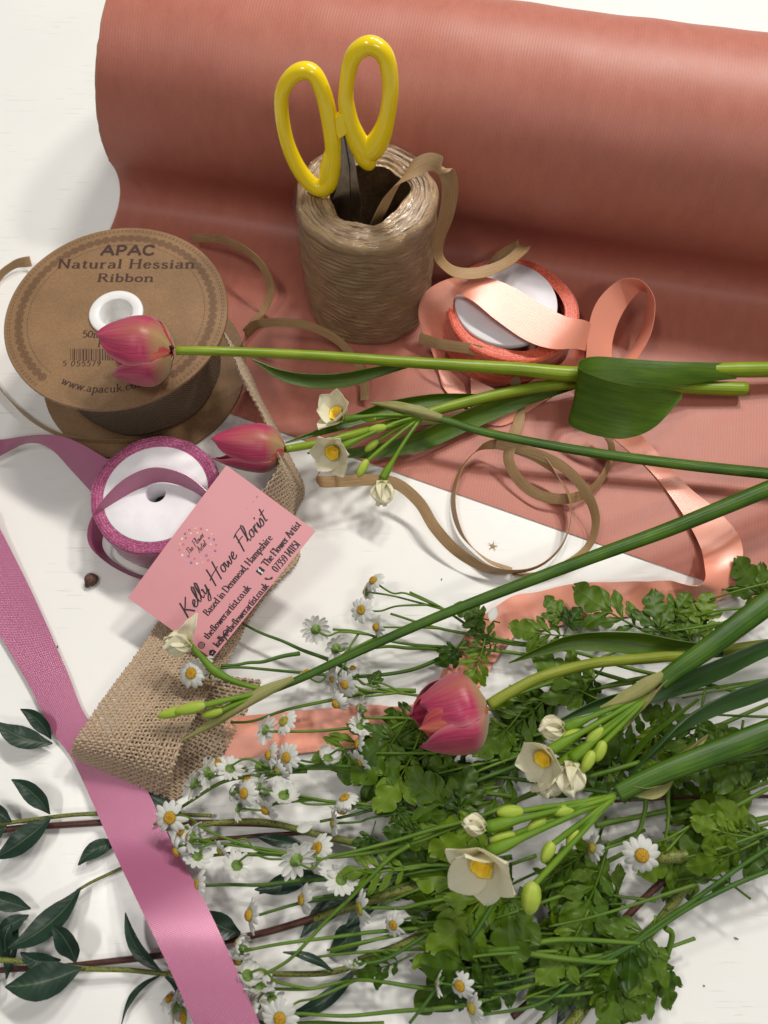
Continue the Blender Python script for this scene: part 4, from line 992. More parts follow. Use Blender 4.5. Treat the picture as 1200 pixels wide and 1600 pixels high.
r, u = ribbon_rows([(P(1150, 568, 1.7), P(1150, 592, 1.4)), (P(1090, 566, 2.3), P(1090, 598, 1.7)), (P(1030, 564, 2.7), P(1035, 606, 2.0)), (P(975, 560, 3.0), P(985, 615, 2.0)), (P(932, 557, 3.2), P(935, 625, 1.8)), (P(908, 562, 3.5), P(897, 640, 1.5)), (P(905, 575, 3.8), P(889, 660, 1.5)),
     (P(925, 586, 4.1), P(905, 672, 1.6)), (P(958, 597, 4.2), P(938, 682, 1.8)), (P(1000, 604, 4.1), P(978, 685, 2.0)), (P(1035, 607, 3.7), P(1022, 668, 2.2)), (P(1064, 612, 3.2), P(1066, 622, 2.9))], 80, 8, .12)
m.sheet(r, .05, u); m.build('leaf', M['blade'], t1)
t2 = empty('tulip', P(700, 640, 1), 'closed pink tulip just above the business card, with a cut stem end', 'tulip')
b0, tp0 = P(444, 702, 4.3), P(338, 694, 4.6)
tulip_head(b0, tp0 - b0, (tp0 - b0).length * 1.02, 1.22, t2, 5, -.10, spin=.1)
stem('stem', [(446, 702, 4.2), (490, 694, 3.4), (540, 682, 2.8), (600, 666, 2.0), (700, 636, 1.6), (800, 612, 1.5), (905, 598, 1.4), (1000, 600, 1.2), (1100, 606, 1.0), (1165, 608, .9)], [.2, .24, .27, .31, .33, .35, .38, .42, .42], M['tstem'], t2, 90)
m = MB(); blade(m, PS([(905, 600, .9), (820, 622, .9), (730, 655, .9), (650, 690, 1.0), (570, 706, 1.3), (480, 708, 2.2)]), [.2, .45, .62, .6, .35, .03], side=SD(0, 1, .3), fold=.2); m.build('leaf', M['blade'], t2)
m = MB(); blade(m, PS([(760, 620, 1.2), (680, 625, 1.5), (600, 640, 1.7), (520, 668, 2.4), (446, 692, 3.4)]), [.15, .36, .42, .25, .03], side=SD(0, 1, .2), fold=.3); m.build('leaf', M['blade'], t2)
t3 = empty('tulip', P(900, 1040, 1), 'full dusky pink tulip head lying over the peach ribbon and daisies', 'tulip')
b0, tp0 = P(760, 1104, 3.9), P(650, 1128, 3.7)
tulip_head(b0, tp0 - b0, (tp0 - b0).length * 1.03, 1.72, t3, 21, -.02, spin=.9)
stem('stem', [(764, 1102, 3.9), (800, 1080, 3.9), (850, 1056, 3.8), (930, 1036, 3.4), (1020, 1028, 2.8), (1120, 1018, 2.2), (1200, 1008, 2.2), (1290, 1000, 2.2)], [.27, .25, .26, .27, .29, .31, .33], M['tstem2'], t3, 80)
lf = empty('tulip_leaf', P(950, 1010, 1), 'long smooth pointed green leaf between the dusky tulip stem and the peach ribbon', 'leaf', 'loose long green leaves')
m = MB(); blade(m, PS([(1130, 1016, 2.6), (1060, 1012, 2.8), (980, 1000, 3.0), (900, 1000, 2.8), (850, 1014, 2.4), (795, 1036, 1.8)]), [.3, .5, .62, .52, .30, .02], side=SD(0, 1, .35), fold=.25); m.build('blade', M['blade'], lf)
def looseleaf(pts, prof, label, mat='blade2', side=(0, 1, .3), fold=.2, roll=None):
    m = MB(); blade(m, PS(pts), prof, side=SD(*side), fold=fold, roll=roll, n=60)
    o = m.build('tulip_leaf', M[mat]); tag(o, label, 'leaf', 'loose long green leaves')
looseleaf([(1300, 985, 2.4), (1200, 1008, 2.6), (1100, 1050, 2.6), (1000, 1085, 2.4), (930, 1102, 2.0), (870, 1128, 1.4)], [.3, .45, .62, .6, .42, .03], 'grey green leaf at the right edge just below the papery sheath of the creamy narcissus', side=(.3, 1, .3))
looseleaf([(1300, 1010, 4.0), (1200, 1062, 4.0), (1120, 1095, 3.9), (1060, 1130, 3.6), (1010, 1180, 3.0), (968, 1232, 2.3)], [.75, .80, .72, .58, .38, .03], 'broad blue green leaf curving down to the lower narcissus sheath', side=(.4, .8, .4), fold=.25)
looseleaf([(1090, 1092, 3.2), (1050, 1120, 3.0), (1000, 1160, 2.6), (965, 1215, 2.1)], [.2, .4, .35, .03], 'narrow dark leaf tucked against the left side of the broad blue green leaf', side=(.5, .6, .6), mat='blade')

# ------------------------------------------------------------------ narcissi
def narc_flower(c, face, R, opn, parent, seed=0, twist=.0, corona=True):
    rnd = random.Random(seed); ax = face.normalized(); X = ax.orthogonal().normalized(); Y = ax.cross(X)
    m = MB()
    for k in range(6):
        a = k * math.pi / 3 + twist + rnd.uniform(-.12, .12); o = opn + rnd.uniform(-.15, .12) + (.08 if k % 2 else -.06)
        rad = X * math.cos(a) + Y * math.sin(a); tn = ax.cross(rad); rows = []; uvs = []; L = R * rnd.uniform(.92, 1.08)
        p = c + rad * .07 * R; an = min(.5, o * .4) ; n = 12
        tw = rnd.uniform(-.2, .2)
        for i in range(n + 1):
            s = i / n; an = o * (.45 + .75 * s); d = ax * math.cos(an) + rad * math.sin(an)
            if i: p = p + d * (L / n)
            nn = (ax * math.sin(an) - rad * math.cos(an))
            w = R * (.50 if opn < .6 else .42) * lerp_list([.25, .58, .84, 1.0, 1.0, .86, .56, .06], s)
            sd = (tn + nn * tw * s).normalized()
            row = []; uv = []
            for j in range(11):
                t = j / 5 - 1; row.append(p + sd * (w * t) + nn * ((.30 if opn < .6 else .10) * R * t * t * (1 - .5 * s) + .02 * R * math.sin(8 * s + 3 * t + k))); uv.append((s, t))
            rows.append(row); uvs.append(uv)
        m.sheet(rows, .012, uvs)
    o = m.build('flower', M['narc'], parent)
    if corona:
        m = MB(); rows = []
        for i, (r, z) in enumerate([(.08, .0), (.16, .10), (.20, .24), (.22, .36), (.25, .40), (.21, .38), (.17, .22), (.12, .08), (.02, .06)]):
            rows.append([c + (X * math.cos(-q * .349) + Y * math.sin(-q * .349)) * R * (r + (.02 * math.sin(q * 2.1) if 2 < i < 6 else 0)) + ax * (R * (z + .05)) for q in range(18)])
        m.grid(rows, close=True); m.build('corona', M['corona'], o)
    return o
def pedicel(a, b, parent, r=.13, bend=(0, 0, .3), mat='nstem2', bulge=True):
    mid = (a + b) / 2 + Vector(bend); C = crom([a, mid, b], 24); m = MB()
    m.tube(C, [r * (1.7 if bulge else .9), r * (1.75 if bulge else .9), r, r * .85, r * .8, r * .8, r * .8, r * .85, r * .95], 10); m.build('pedicel', M[mat], parent)
def nbud(c, d, L, r, parent, mat='bud'):
    m = MB(); m.ball(c + d.normalized() * L * .35, d, L / 2, r, 16, 14, lambda t: (1.0 - .28 * t) * (1 + .02 * math.sin(30 * t)))
    for v in range(len(m.v)): pass
    o = m.build('bud', M[mat], parent); return o
def nstem(pts, rad, parent, flat=.7): 
    m = MB(); m.tube(crom(PS(pts), 110), rad, 28, True, flat, 1, .06, up=Vector((0, 0, 1))); m.build('stem', M['nstem'], parent)
def spathe(pts, prof, parent, side=(0, 1, .4), fold=-.5):
    m = MB(); blade(m, PS(pts), prof, n=30, nv=8, fold=fold, side=SD(*side), thick=.02, wave=.03); m.build('sheath', M['spathe'], parent)
nA = empty('narcissus', P(900, 700, 1), 'narcissus cluster with small white flowers in the middle, dark stem across the pink paper', 'narcissus')
nstem([(655, 648, 2.4), (700, 658, 2.3), (760, 676, 2.1), (900, 703, 1.7), (1050, 724, 1.4), (1200, 740, 1.4), (1300, 750, 1.4)], [.20, .24, .27, .29, .31, .32, .33], nA)
spathe([(690, 655, 2.6), (655, 646, 2.9), (620, 638, 3.0), (578, 630, 2.8)], [.22, .36, .30, .03], nA)
spathe([(690, 658, 2.2), (650, 656, 2.3), (615, 650, 2.3)], [.2, .33, .04], nA, fold=-.4)
J = P(660, 650, 2.3)
for (px, py, z, f, R, o, cor) in [(527, 648, 3.4, (-.45, .35, .8), 1.65, .72, True), (521, 706, 3.2, (-.35, -.35, .85), 1.6, .9, True), (597, 762, 1.9, (.0, -.95, .15), 1.35, .22, False)]:
    c = P(px, py, z); fv = SD(*f); narc_flower(c - fv * R * .3, fv, R, o, nA, px, .3, cor); pedicel(c - fv * R * .35, J, nA, .13, (0, 0, .3))
for (px, py, z, d, L, r) in [(600, 668, 2.8, (-.9, -.2, .2), 1.1, .30), (572, 722, 2.4, (-.5, -.9, .2), 1.15, .30), (588, 690, 2.2, (-.7, -.6, .1), 1.0, .26), (585, 655, 2.5, (-1, .1, .1), 1.0, .24)]:
    c = P(px, py, z); nbud(c, SD(*d), L, r, nA); pedicel(c, J, nA, .12, (0, 0, .15), bulge=False)
nB = empty('narcissus', P(800, 920, 1), 'narcissus lying over the hessian ribbon and card corner, long stem rising to the right', 'narcissus')
nstem([(405, 1086, 2.6), (470, 1060, 2.7), (560, 1018, 2.8), (700, 957, 2.9), (900, 880, 3.0), (1050, 825, 3.2), (1200, 764, 3.4), (1320, 716, 3.5)], [.16, .21, .24, .28, .33, .38, .42, .44], nB)
spathe([(460, 1064, 2.8), (415, 1088, 3.0), (370, 1112, 2.9), (325, 1138, 2.6), (284, 1158, 2.4)], [.2, .36, .38, .25, .03], nB, side=(.4, 1, .3))
J = P(420, 1080, 2.7)
c = P(262, 1002, 3.6); fv = SD(-.95, .15, .15); narc_flower(P(300, 1006, 3.7), SD(-.93, .1, .35), 1.25, .24, nB, 4, .2, False)
m = MB(); blade(m, [P(296, 1000, 3.9), P(292, 985, 4.3), P(300, 975, 4.6), P(308, 958, 4.8)], [.25, .35, .28, .03], n=16, side=SD(1, .2, .2), fold=.3); m.build('flower_petal', M['narc'], nB)
m = MB(); m.tube(crom([P(298, 1008, 3.6), P(318, 1030, 3.3), P(338, 1050, 3.1), P(370, 1066, 2.9), J], 30), [.14, .16, .24, .15, .13, .13], 10); m.build('pedicel', M['nstem2'], nB)
for (px, py, z, px2, py2, L, r, mt) in [(284, 1110, 3.3, 242, 1120, 1.35, .30, 'bud'), (315, 1103, 3.5, 268, 1114, 1.5, .33, 'bud'), (345, 1110, 3.0, 310, 1120, 1.1, .27, 'bud')]:
    c = P(px, py, z); nbud(c, P(px2, py2, z) - c, L, r, nB, mt); pedicel(c, J, nB, .16, (0, 0, .1), bulge=False)
nC = empty('narcissus', P(1100, 1020, 2), 'creamy narcissus cluster beside the dusky tulip, wide stem leaving at upper right', 'narcissus')
nstem([(1030, 1068, 4.4), (1060, 1045, 4.6), (1110, 1010, 4.8), (1200, 942, 5.0), (1300, 870, 5.0)], [.34, .44, .50, .52, .54], nC, .45)
spathe([(1040, 1060, 4.5), (1015, 1080, 4.6), (980, 1096, 4.4), (938, 1106, 4.2)], [.30, .46, .34, .03], nC, side=(.4, 1, .3))
spathe([(1040, 1066, 4.3), (1015, 1095, 4.3), (995, 1115, 4.1), (975, 1140, 3.9)], [.28, .30, .2, .03], nC, side=(.8, .5, .3))
J = P(1025, 1078, 4.1)
for (px, py, z, f, R, o, cor, sd) in [(880, 1138, 3.9, (-.95, .1, .2), 1.15, .16, False, 8), (856, 1175, 4.1, (-.55, -.25, .75), 1.55, .85, True, 12), (892, 1188, 3.8, (-.15, -.95, .15), 1.5, .25, False, 9), (868, 1200, 3.5, (-.5, -.8, .2), 1.4, .28, False, 19)]:
    c = P(px, py, z); fv = SD(*f); narc_flower(c, fv, R, o, nC, sd, .3, cor); pedicel(c - fv * .05, J, nC, .15, (0, 0, .2))
for (px, py, z, d, L, r) in [(925, 1178, 4.0, (-.5, -.8, .2), 1.05, .28), (942, 1162, 4.1, (-.4, -.85, .2), 1.0, .27), (938, 1140, 4.0, (-.7, -.6, .2), 1.1, .28), (905, 1145, 4.0, (-.9, -.2, .1), 1.0, .25), (960, 1118, 3.9, (-.8, -.5, .1), .9, .22)]:
    c = P(px, py, z); nbud(c, SD(*d), L, r * 1.12, nC); pedicel(c, J, nC, .13, (0, 0, .12), bulge=False)
nD = empty('narcissus', P(1100, 1190, 2), 'lowest narcissus cluster with ragged open cream flower and fat green buds', 'narcissus')
nstem([(965, 1240, 4.2), (1010, 1218, 4.3), (1080, 1190, 4.4), (1200, 1145, 4.5), (1320, 1100, 4.5)], [.34, .44, .50, .52, .54], nD, .45)
spathe([(985, 1230, 4.2), (1010, 1232, 4.0), (1035, 1225, 3.8), (1058, 1200, 3.6)], [.2, .34, .25, .03], nD)
spathe([(975, 1230, 3.9), (1015, 1204, 3.7), (1060, 1178, 3.5), (1105, 1148, 3.3)], [.22, .36, .42, .05], nD, side=(.3, 1, .3))
J = P(960, 1244, 4.2)
for (px, py, z, f, R, o, cor, sd) in [(758, 1342, 4.6, (-.42, -.38, .80), 2.0, 1.02, True, 35), (748, 1290, 4.4, (-.9, .25, .1), .95, .15, False, 17)]:
    c = P(px, py, z); fv = SD(*f); narc_flower(c - fv * .3, fv, R, o, nD, sd, .1, cor); pedicel(c - fv * .35, J, nD, .16, (0, 0, .3), bulge=True)
for (px, py, z, d, L, r) in [(832, 1385, 4.4, (-.15, -.98, .1), 1.35, .42), (812, 1268, 4.3, (-1, -.02, .1), 1.2, .30), (850, 1280, 4.2, (-.8, -.5, .2), 1.1, .28), (892, 1265, 4.4, (-1, -.1, .2), 1.0, .26), (862, 1320, 4.2, (-.5, -.8, .2), 1.0, .27), (902, 1300, 4.2, (-.6, -.7, .2), .9, .24), (800, 1305, 4.1, (-.9, -.2, .1), 1.2, .28)]:
    c = P(px, py, z); nbud(c, SD(*d), L, r * 1.15, nD); pedicel(c, J, nD, .14, (0, 0, .18), bulge=False)

# ------------------------------------------------------------------ shared meshes for daisies and cut leaves
def as_data(mb, name, mats):
    o = mb.build(name, mats, None, origin=(0, 0, 0)); me = o.data; bpy.data.objects.remove(o); return me
def petals_mesh(seed, droop):
    rnd = random.Random(seed); m = MB(); n = rnd.choice([12, 13, 14, 15])
    for k in range(n):
        if rnd.random() < .05: continue
        a = 6.2832 * k / n + rnd.uniform(-.10, .10); L = rnd.uniform(.88, 1.08); dr = droop + rnd.uniform(-.18, .22); w = rnd.uniform(.155, .20); tw = rnd.uniform(-.4, .4)
        X = Vector((math.cos(a), math.sin(a), 0)); Y = Vector((-math.sin(a), math.cos(a), 0)); Z = Vector((0, 0, 1)); p = X * .22 - Z * (.02 + .012 * (k % 2)); rows = []; uvs = []
        for i in range(8):
            s = i / 7; an = dr * s; d = X * math.cos(an) - Z * math.sin(an)
            if i: p = p + d * (.80 * L / 7)
            ww = w * lerp_list([.45, .8, 1, 1.06, 1.05, .95, .72, .30], s); nn = X * math.sin(an) + Z * math.cos(an)
            sd = (Y + nn * tw * s).normalized()
            rows.append([p + sd * (ww * t) + nn * (-.05 * t * t + .012 * math.cos(t * 7)) - X * (.05 * (s > .95) * (abs(t) < .2)) for t in (-1, -.5, 0, .5, 1)]); uvs.append([(s, t) for t in (-1, -.5, 0, .5, 1)])
        m.sheet(rows, .02, uvs)
    return as_data(m, 'petals', M['daisy'])
def disc_mesh(seed, hgt):
    m = MB(); rows = []
    for i in range(9):
        ph = math.pi / 2 * i / 8; r = .34 * math.cos(ph); z = hgt * math.sin(ph) - .04 * math.exp(-(r * 8) ** 2)
        rows.append([Vector((max(r, .003) * math.cos(6.2832 * k / 20), max(r, .003) * math.sin(6.2832 * k / 20), z + .014 * math.sin(k * 5 + i * 3))) for k in range(20)])
    m.grid(rows, close=True); return as_data(m, 'flower_head', M['disc'])
def calyx_mesh():
    m = MB(); rows = []
    for i, (r, z) in enumerate([(.345, .0), (.34, -.07), (.27, -.16), (.15, -.22), (.08, -.27), (.06, -.5), (.002, -.5)]):
        rows.append([Vector(((r * (1 + .04 * (k % 2))) * math.cos(6.2832 * k / 20), (r * (1 + .04 * (k % 2))) * math.sin(6.2832 * k / 20), z)) for k in range(20)])
    m.grid([list(reversed(r)) for r in rows], close=True); return as_data(m, 'calyx', M['calyx'])
PET = [petals_mesh(i, d) for i, d in enumerate([.15, .35, .6, 1.0, .25, 1.3, .5])]
DSC = [disc_mesh(0, .14), disc_mesh(1, .22), disc_mesh(2, .30)]
CAL = calyx_mesh()
def inst(me, name, parent, pos, rot, scale):
    o = bpy.data.objects.new(name, me); COL.objects.link(o); o.parent = parent
    org = Vector(parent['_o']) if '_o' in parent else Vector()
    o.location = (pos - org) * U; o.rotation_mode = 'QUATERNION'; o.rotation_quaternion = rot; o.scale = (scale,) * 3
    return o
def daisy(parent, c, face, R=.78, seed=0):
    rnd = random.Random(seed * 7 + 1); f = face.normalized()
    q = f.to_track_quat('Z', 'Y') @ Quaternion((0, 0, 1), rnd.uniform(0, 6.28))
    h = inst(rnd.choice(DSC), 'flower_head', parent, c, q, R)
    p = rnd.choice(PET)
    for me, nm in ((p, 'petals'), (CAL, 'calyx')):
        o = bpy.data.objects.new(nm, me); COL.objects.link(o); o.parent = h
def fern_leaf_mesh(seed, kind):
    rnd = random.Random(seed); m = MB()
    def leaflet(c, ang, size, z0, teeth, wid=.34):
        n, nv = 30, 6; rows = []; uvs = []; cup = rnd.uniform(-.25, .35); curl = rnd.uniform(.0, .35); bend = rnd.uniform(-.25, .25)
        ca, sa = math.cos(ang), math.sin(ang); ph = rnd.uniform(.2, .5)
        for i in range(n + 1):
            s = i / n; row = []; uv = []
            env = lerp_list([.16, .26, .48, .82, 1.05, 1.05, .88, .58, .12], s)
            for j in range(nv + 1):
                t = 2 * j / nv - 1; f = teeth * s + (ph if t > 0 else 0)
                tooth = .42 + .58 * abs(math.sin(math.pi * f)) ** .55
                fwd = .16 * wid * abs(t) * (f % 1.0 - .5)
                w = size * wid * env * (tooth if abs(t) > .9 else (tooth * .5 + .5 if abs(t) > .6 else 1))
                x = size * (s + fwd + .10 * abs(t) * s); y = w * t + bend * size * s * s
                z = z0 + size * (.10 * cup * abs(t) - .30 * curl * s * s + .035 * math.sin(math.pi * f * 2) * abs(t)) + .02 * size * (1 - abs(t))
                row.append(Vector((c.x + x * ca - y * sa, c.y + x * sa + y * ca, z))); uv.append((1, t * .9))
            rows.append(row); uvs.append(uv)
        m.sheet(rows, .009, uvs)
    # rachis
    C = crom([Vector((-.35, 0, -.02)), Vector((.1, .02, 0)), Vector((.5, 0, 0)), Vector((.8, 0, 0))], 14)
    m.tube(C, [.022, .018, .012, .006], 6)
    if kind == 0:                                     # pinnate leaf with a broad end lobe
        leaflet(Vector((.40, 0, 0)), rnd.uniform(-.1, .1), .60, .014, 3, .36)
        for sx, s in ((.42, .40), (.22, .42), (.04, .30)):
            for sgn in (1, -1): leaflet(Vector((sx, 0, 0)), sgn * rnd.uniform(.75, 1.0), s * rnd.uniform(.9, 1.15), rnd.uniform(-.03, .02), 2, .25)
    elif kind == 1:                                   # three lobed
        leaflet(Vector((.20, 0, 0)), 0, .72, .015, 3.2, .36)
        for sgn in (1, -1):
            leaflet(Vector((.16, 0, 0)), sgn * .80, .56, rnd.uniform(-.03, .01), 2.6, .27); leaflet(Vector((.12, 0, 0)), sgn * 1.4, .34, rnd.uniform(-.03, .01), 2, .25)
    else:                                             # long feathery
        leaflet(Vector((.56, 0, 0)), 0, .44, .01, 2.2, .24)
        for sx, s in ((.56, .30), (.38, .36), (.20, .34), (.04, .24)):
            for sgn in (1, -1): leaflet(Vector((sx, 0, 0)), sgn * rnd.uniform(.65, .95), s, rnd.uniform(-.02, .02), 1.6, .19)
    return m
FERN = [[as_data(fern_leaf_mesh(s, k), 'leaf', M[mt]) for mt in ('fern', 'fern2')] for s, k in ((1, 0), (2, 1), (3, 2), (4, 0), (5, 1), (6, 0), (7, 2), (8, 1))]
leafn = [0]
def fern(parent, px, py, z, ang, size, bright=None, tilt=.35, kind=None):
    rnd = random.Random(leafn[0] * 13 + 5); leafn[0] += 1
    a = R_(ang); d = Vector((math.cos(a), math.sin(a), rnd.uniform(-.12, .12))).normalized()      # on the table plane
    n = Vector((rnd.uniform(-tilt, tilt), rnd.uniform(-tilt, tilt) - .1, 1)); n = (n - d * n.dot(d)).normalized()
    M3 = Matrix((d, n.cross(d), n)).transposed()
    me = FERN[rnd.randrange(8) if kind is None else kind][(1 if rnd.random() < .28 else 0) if bright is None else bright]
    o = inst(me, 'leaf', parent, P(px, py, z) - d * size * .35, M3.to_quaternion(), size)
    return o

# ------------------------------------------------------------------ daisy sprigs
G_ = 'sprigs of small white daisies with cut leaves'
FAC = {'F': (-.1, .15, .95), 'L': (-.9, .12, .35), 'UL': (-.6, .6, .5), 'DL': (-.65, -.5, .5), 'B': (-.45, .1, -.85), 'BL': (-.85, .1, -.4), 'U': (-.3, .85, .3), 'D': (-.2, -.85, .3), 'LF': (-.55, .1, .8), 'BD': (-.3, -.7, -.5)}
sn = [0]
def sprig(label, mains, flowers, leaves=(), r=.10, mat=None):
    sn[0] += 1; k = sn[0]; rnd = random.Random(k)
    root = empty('daisy_sprig', P(*mains[0][len(mains[0]) // 2][:2], 0), label, 'daisy sprig', G_)
    mt = mat or ('dstem' if k % 3 else 'dstem2'); paths = []
    m = MB()
    for q in mains:
        C = crom(PS(q), 70); 
        for i in range(len(C)): C[i] = C[i] + Vector((0, .03 * math.sin(i * .21 + k), .03 * math.sin(i * .33 + k * 2)))
        m.tube(C, [r * .62, r * .8, r, r * 1.15], 8); paths.append(C)
    for j, fl in enumerate(flowers):
        px, py, z, fc = fl[:4]; R = fl[4] if len(fl) > 4 else .76; pi = fl[5] if len(fl) > 5 else 0
        f = SD(*[a + rnd.uniform(-.12, .12) for a in FAC[fc]]); c = P(px, py, z)
        daisy(root, c, f, R * .92, k * 50 + j)
        C = paths[pi]; b = c - f * (.40 * R)
        best = min(range(len(C)), key=lambda i: abs((C[i] - b).length - (2.4 + rnd.uniform(0, 1.6)) ) + (100 if C[i].x < b.x + .3 else 0))
        if (C[0] - b).length < .9: best = 2
        e = C[best]; n_ = C[min(69, best + 4)] - e
        c1 = b - f * min(.8, (e - b).length * .3)
        m.tube(crom([b, c1 * .7 + (b + e) * .15, (b + e) / 2 + Vector((0, 0, .12)) - n_ * .1, e], 26), [.055, .05, .055, .07], 7)
    m.build('stem', M[mt], root)
    for lv in leaves: fern(root, *lv)
    return root
sprig('sprig of four daisies reaching up highest on the white table right of the card', [[(640, 926, 1.6), (690, 950, 1.4), (745, 985, 1.3), (790, 1000, 1.3), (900, 1020, 1.3), (1010, 1050, 1.2), (1150, 1080, 1.2)], [(610, 960, 1.2), (690, 982, 1.2), (790, 1003, 1.2), (880, 1015, 1.2)]],
      [(583, 907, 2.2, 'UL', .72), (564, 953, 2.0, 'LF', .78), (588, 980, 1.8, 'L', .74, 1), (572, 925, 1.2, 'BL', .66)],
      [(742, 962, 1.6, 165, 1.9, 0, .3, 1), (758, 990, 1.5, 130, 1.7, 0), (850, 990, 1.8, 175, 2.6, 1, .2, 0), (870, 958, 2.0, 130, 1.7, 1, .3, 1), (893, 968, 2.2, 60, 1.5, 0, .3, 1), (760, 1010, 1.3, 200, 1.8, 0)])
sprig('sprig whose daisies show their green backs, crossing the long narcissus stem', [[(520, 984, 1.6), (560, 987, 1.5), (620, 1003, 1.2), (700, 1012, 1.1), (810, 1020, 1.1), (900, 1042, 1.1), (1000, 1070, 1.1)], [(540, 1014, 1.2), (620, 1011, 1.1), (700, 1016, 1.0)]],
      [(493, 983, 2.0, 'B', .84), (524, 1013, 1.7, 'B', .84, 1), (478, 1050, 1.6, 'U', .74), (520, 1064, 1.8, 'DL', .6)],
      [(705, 1022, 1.4, 230, 1.6, 0, .3, 1), (745, 1040, 1.5, 250, 2.1, 1), (960, 960, 1.6, 150, 3.6, 1, .2, 0), (1025, 968, 1.9, 100, 2.6, 0), (1060, 950, 1.4, 60, 1.8, 1)])
sprig('sprig with a front facing daisy on the hessian just below the card corner', [[(325, 1046, 2.6), (380, 1042, 2.0), (470, 1052, 1.2), (560, 1056, 1.0), (640, 1048, 1.0), (700, 1022, 1.0), (730, 1000, 1.0)], [(380, 975, 1.0), (430, 998, 1.1), (510, 1030, 1.1), (560, 1055, 1.0)], [(345, 1040, 2.4), (400, 1035, 1.8), (468, 1020, 1.2)]],
      [(298, 1052, 3.0, 'F', .86), (326, 1064, 2.4, 'D', .7), (318, 1030, 2.4, 'U', .6)], [(345 + 240, 1065, 1.2, 80, 1.0, 0, .3, 1)])
sprig('sprig of daisies clustered where the long narcissus stem meets the peach ribbon', [[(560, 1078, 1.7), (620, 1082, 1.6), (700, 1096, 1.4), (780, 1110, 1.2), (900, 1140, 1.2), (1020, 1170, 1.2)], [(560, 1120, 1.5), (640, 1124, 1.5), (720, 1134, 1.2), (820, 1150, 1.2)]],
      [(538, 1070, 2.1, 'LF', .72), (518, 1060, 1.9, 'L', .72), (525, 1100, 2.1, 'DL', .74), (561, 1106, 1.9, 'BL', .7, 1), (562, 1136, 1.9, 'BD', .66, 1), (551, 1044, 1.8, 'U', .5)],
      [(640, 1165, 1.2, 200, 3.0, 0), (700, 1180, 1.1, 190, 3.0, 0), (600, 1205, 1.0, 185, 3.6, 1, .25, 0), (650, 1120, 1.0, 170, 2.4, 0)])
sprig('sprig of tilted daisies lying on the peach ribbon tail', [[(430, 1142, 1.7), (500, 1143, 1.4), (560, 1138, 1.3), (640, 1144, 1.2), (740, 1165, 1.2), (860, 1190, 1.2)], [(360, 1128, .9), (400, 1126, 1.0), (460, 1105, 1.3), (540, 1090, 1.3), (600, 1078, 1.3), (650, 1080, 1.3)]],
      [(443, 1127, 2.1, 'UL', .80), (413, 1140, 2.0, 'BL', .78)], [(640, 1135, 1.4, 160, 2.2, 0)])
sprig('sprig of paired yellow eyed daisies at the lower edge of the peach ribbon', [[(460, 1198, 1.7), (520, 1197, 1.5), (640, 1205, 1.3), (760, 1213, 1.3), (900, 1230, 1.4), (1010, 1250, 1.4)], [(560, 1168, 1.6), (650, 1169, 1.5), (740, 1176, 1.3), (820, 1190, 1.3)]],
      [(420, 1180, 2.0, 'L', .74), (447, 1184, 2.3, 'LF', .80), (434, 1206, 1.8, 'DL', .72), (405, 1196, 1.4, 'B', .74), (558, 1162, 2.0, 'L', .72, 1), (560, 1192, 1.8, 'DL', .76), (512, 1186, 2.2, 'BD', .8)],
      [(590, 1180, 1.6, 150, 1.9, 0, .3, 1), (690, 1215, 1.2, 195, 2.8, 0)])
sprig('sprig of three daisies at the fold end of the hessian ribbon', [[(318, 1222, 1.6), (345, 1211, 1.6), (400, 1203, 1.4), (470, 1200, 1.3), (560, 1205, 1.3), (680, 1230, 1.3), (800, 1245, 1.3)]],
      [(322, 1206, 2.0, 'BL', .80), (302, 1224, 1.8, 'BL', .82), (359, 1202, 1.9, 'BD', .76), (340, 1192, 1.5, 'U', .66), (363, 1236, 1.4, 'BL', .68)])
sprig('sprig of crowded daisies just above the red brown twigs', [[(450, 1246, 1.7), (500, 1250, 1.6), (560, 1256, 1.4), (660, 1272, 1.3), (780, 1290, 1.4)], [(240, 1290, .9), (300, 1250, 1.1), (360, 1218, 1.2), (420, 1210, 1.3), (480, 1204, 1.3)]],
      [(381, 1240, 2.2, 'LF', .80), (403, 1230, 1.9, 'BL', .74), (443, 1244, 2.2, 'BD', .84), (415, 1266, 1.8, 'DL', .72), (372, 1262, 1.5, 'BL', .7), (385, 1218, 1.5, 'U', .62)],
      [(640, 1262, 1.4, 190, 2.4, 0), (700, 1260, 1.8, 150, 3.6, 1, .25, 0)])
sprig('sprig of pale daisies standing over the bare white table below the dusky tulip', [[(560, 1262, 1.6), (620, 1268, 1.5), (700, 1280, 1.4), (800, 1295, 1.4)], [(500, 1284, 1.3), (560, 1270, 1.4), (640, 1250, 1.5), (740, 1222, 1.6), (850, 1180, 1.6)]],
      [(538, 1246, 2.0, 'U', .78), (534, 1268, 1.9, 'D', .76), (519, 1286, 1.6, 'L', .68), (385 + 262, 1205, 1.3, 'B', .5)],
      [(615, 1262, 1.6, 310, 1.6, 0, .4, 2), (680, 1300, 1.5, 200, 2.8, 1), (720, 1245, 2.0, 80, 2.4, 0)])
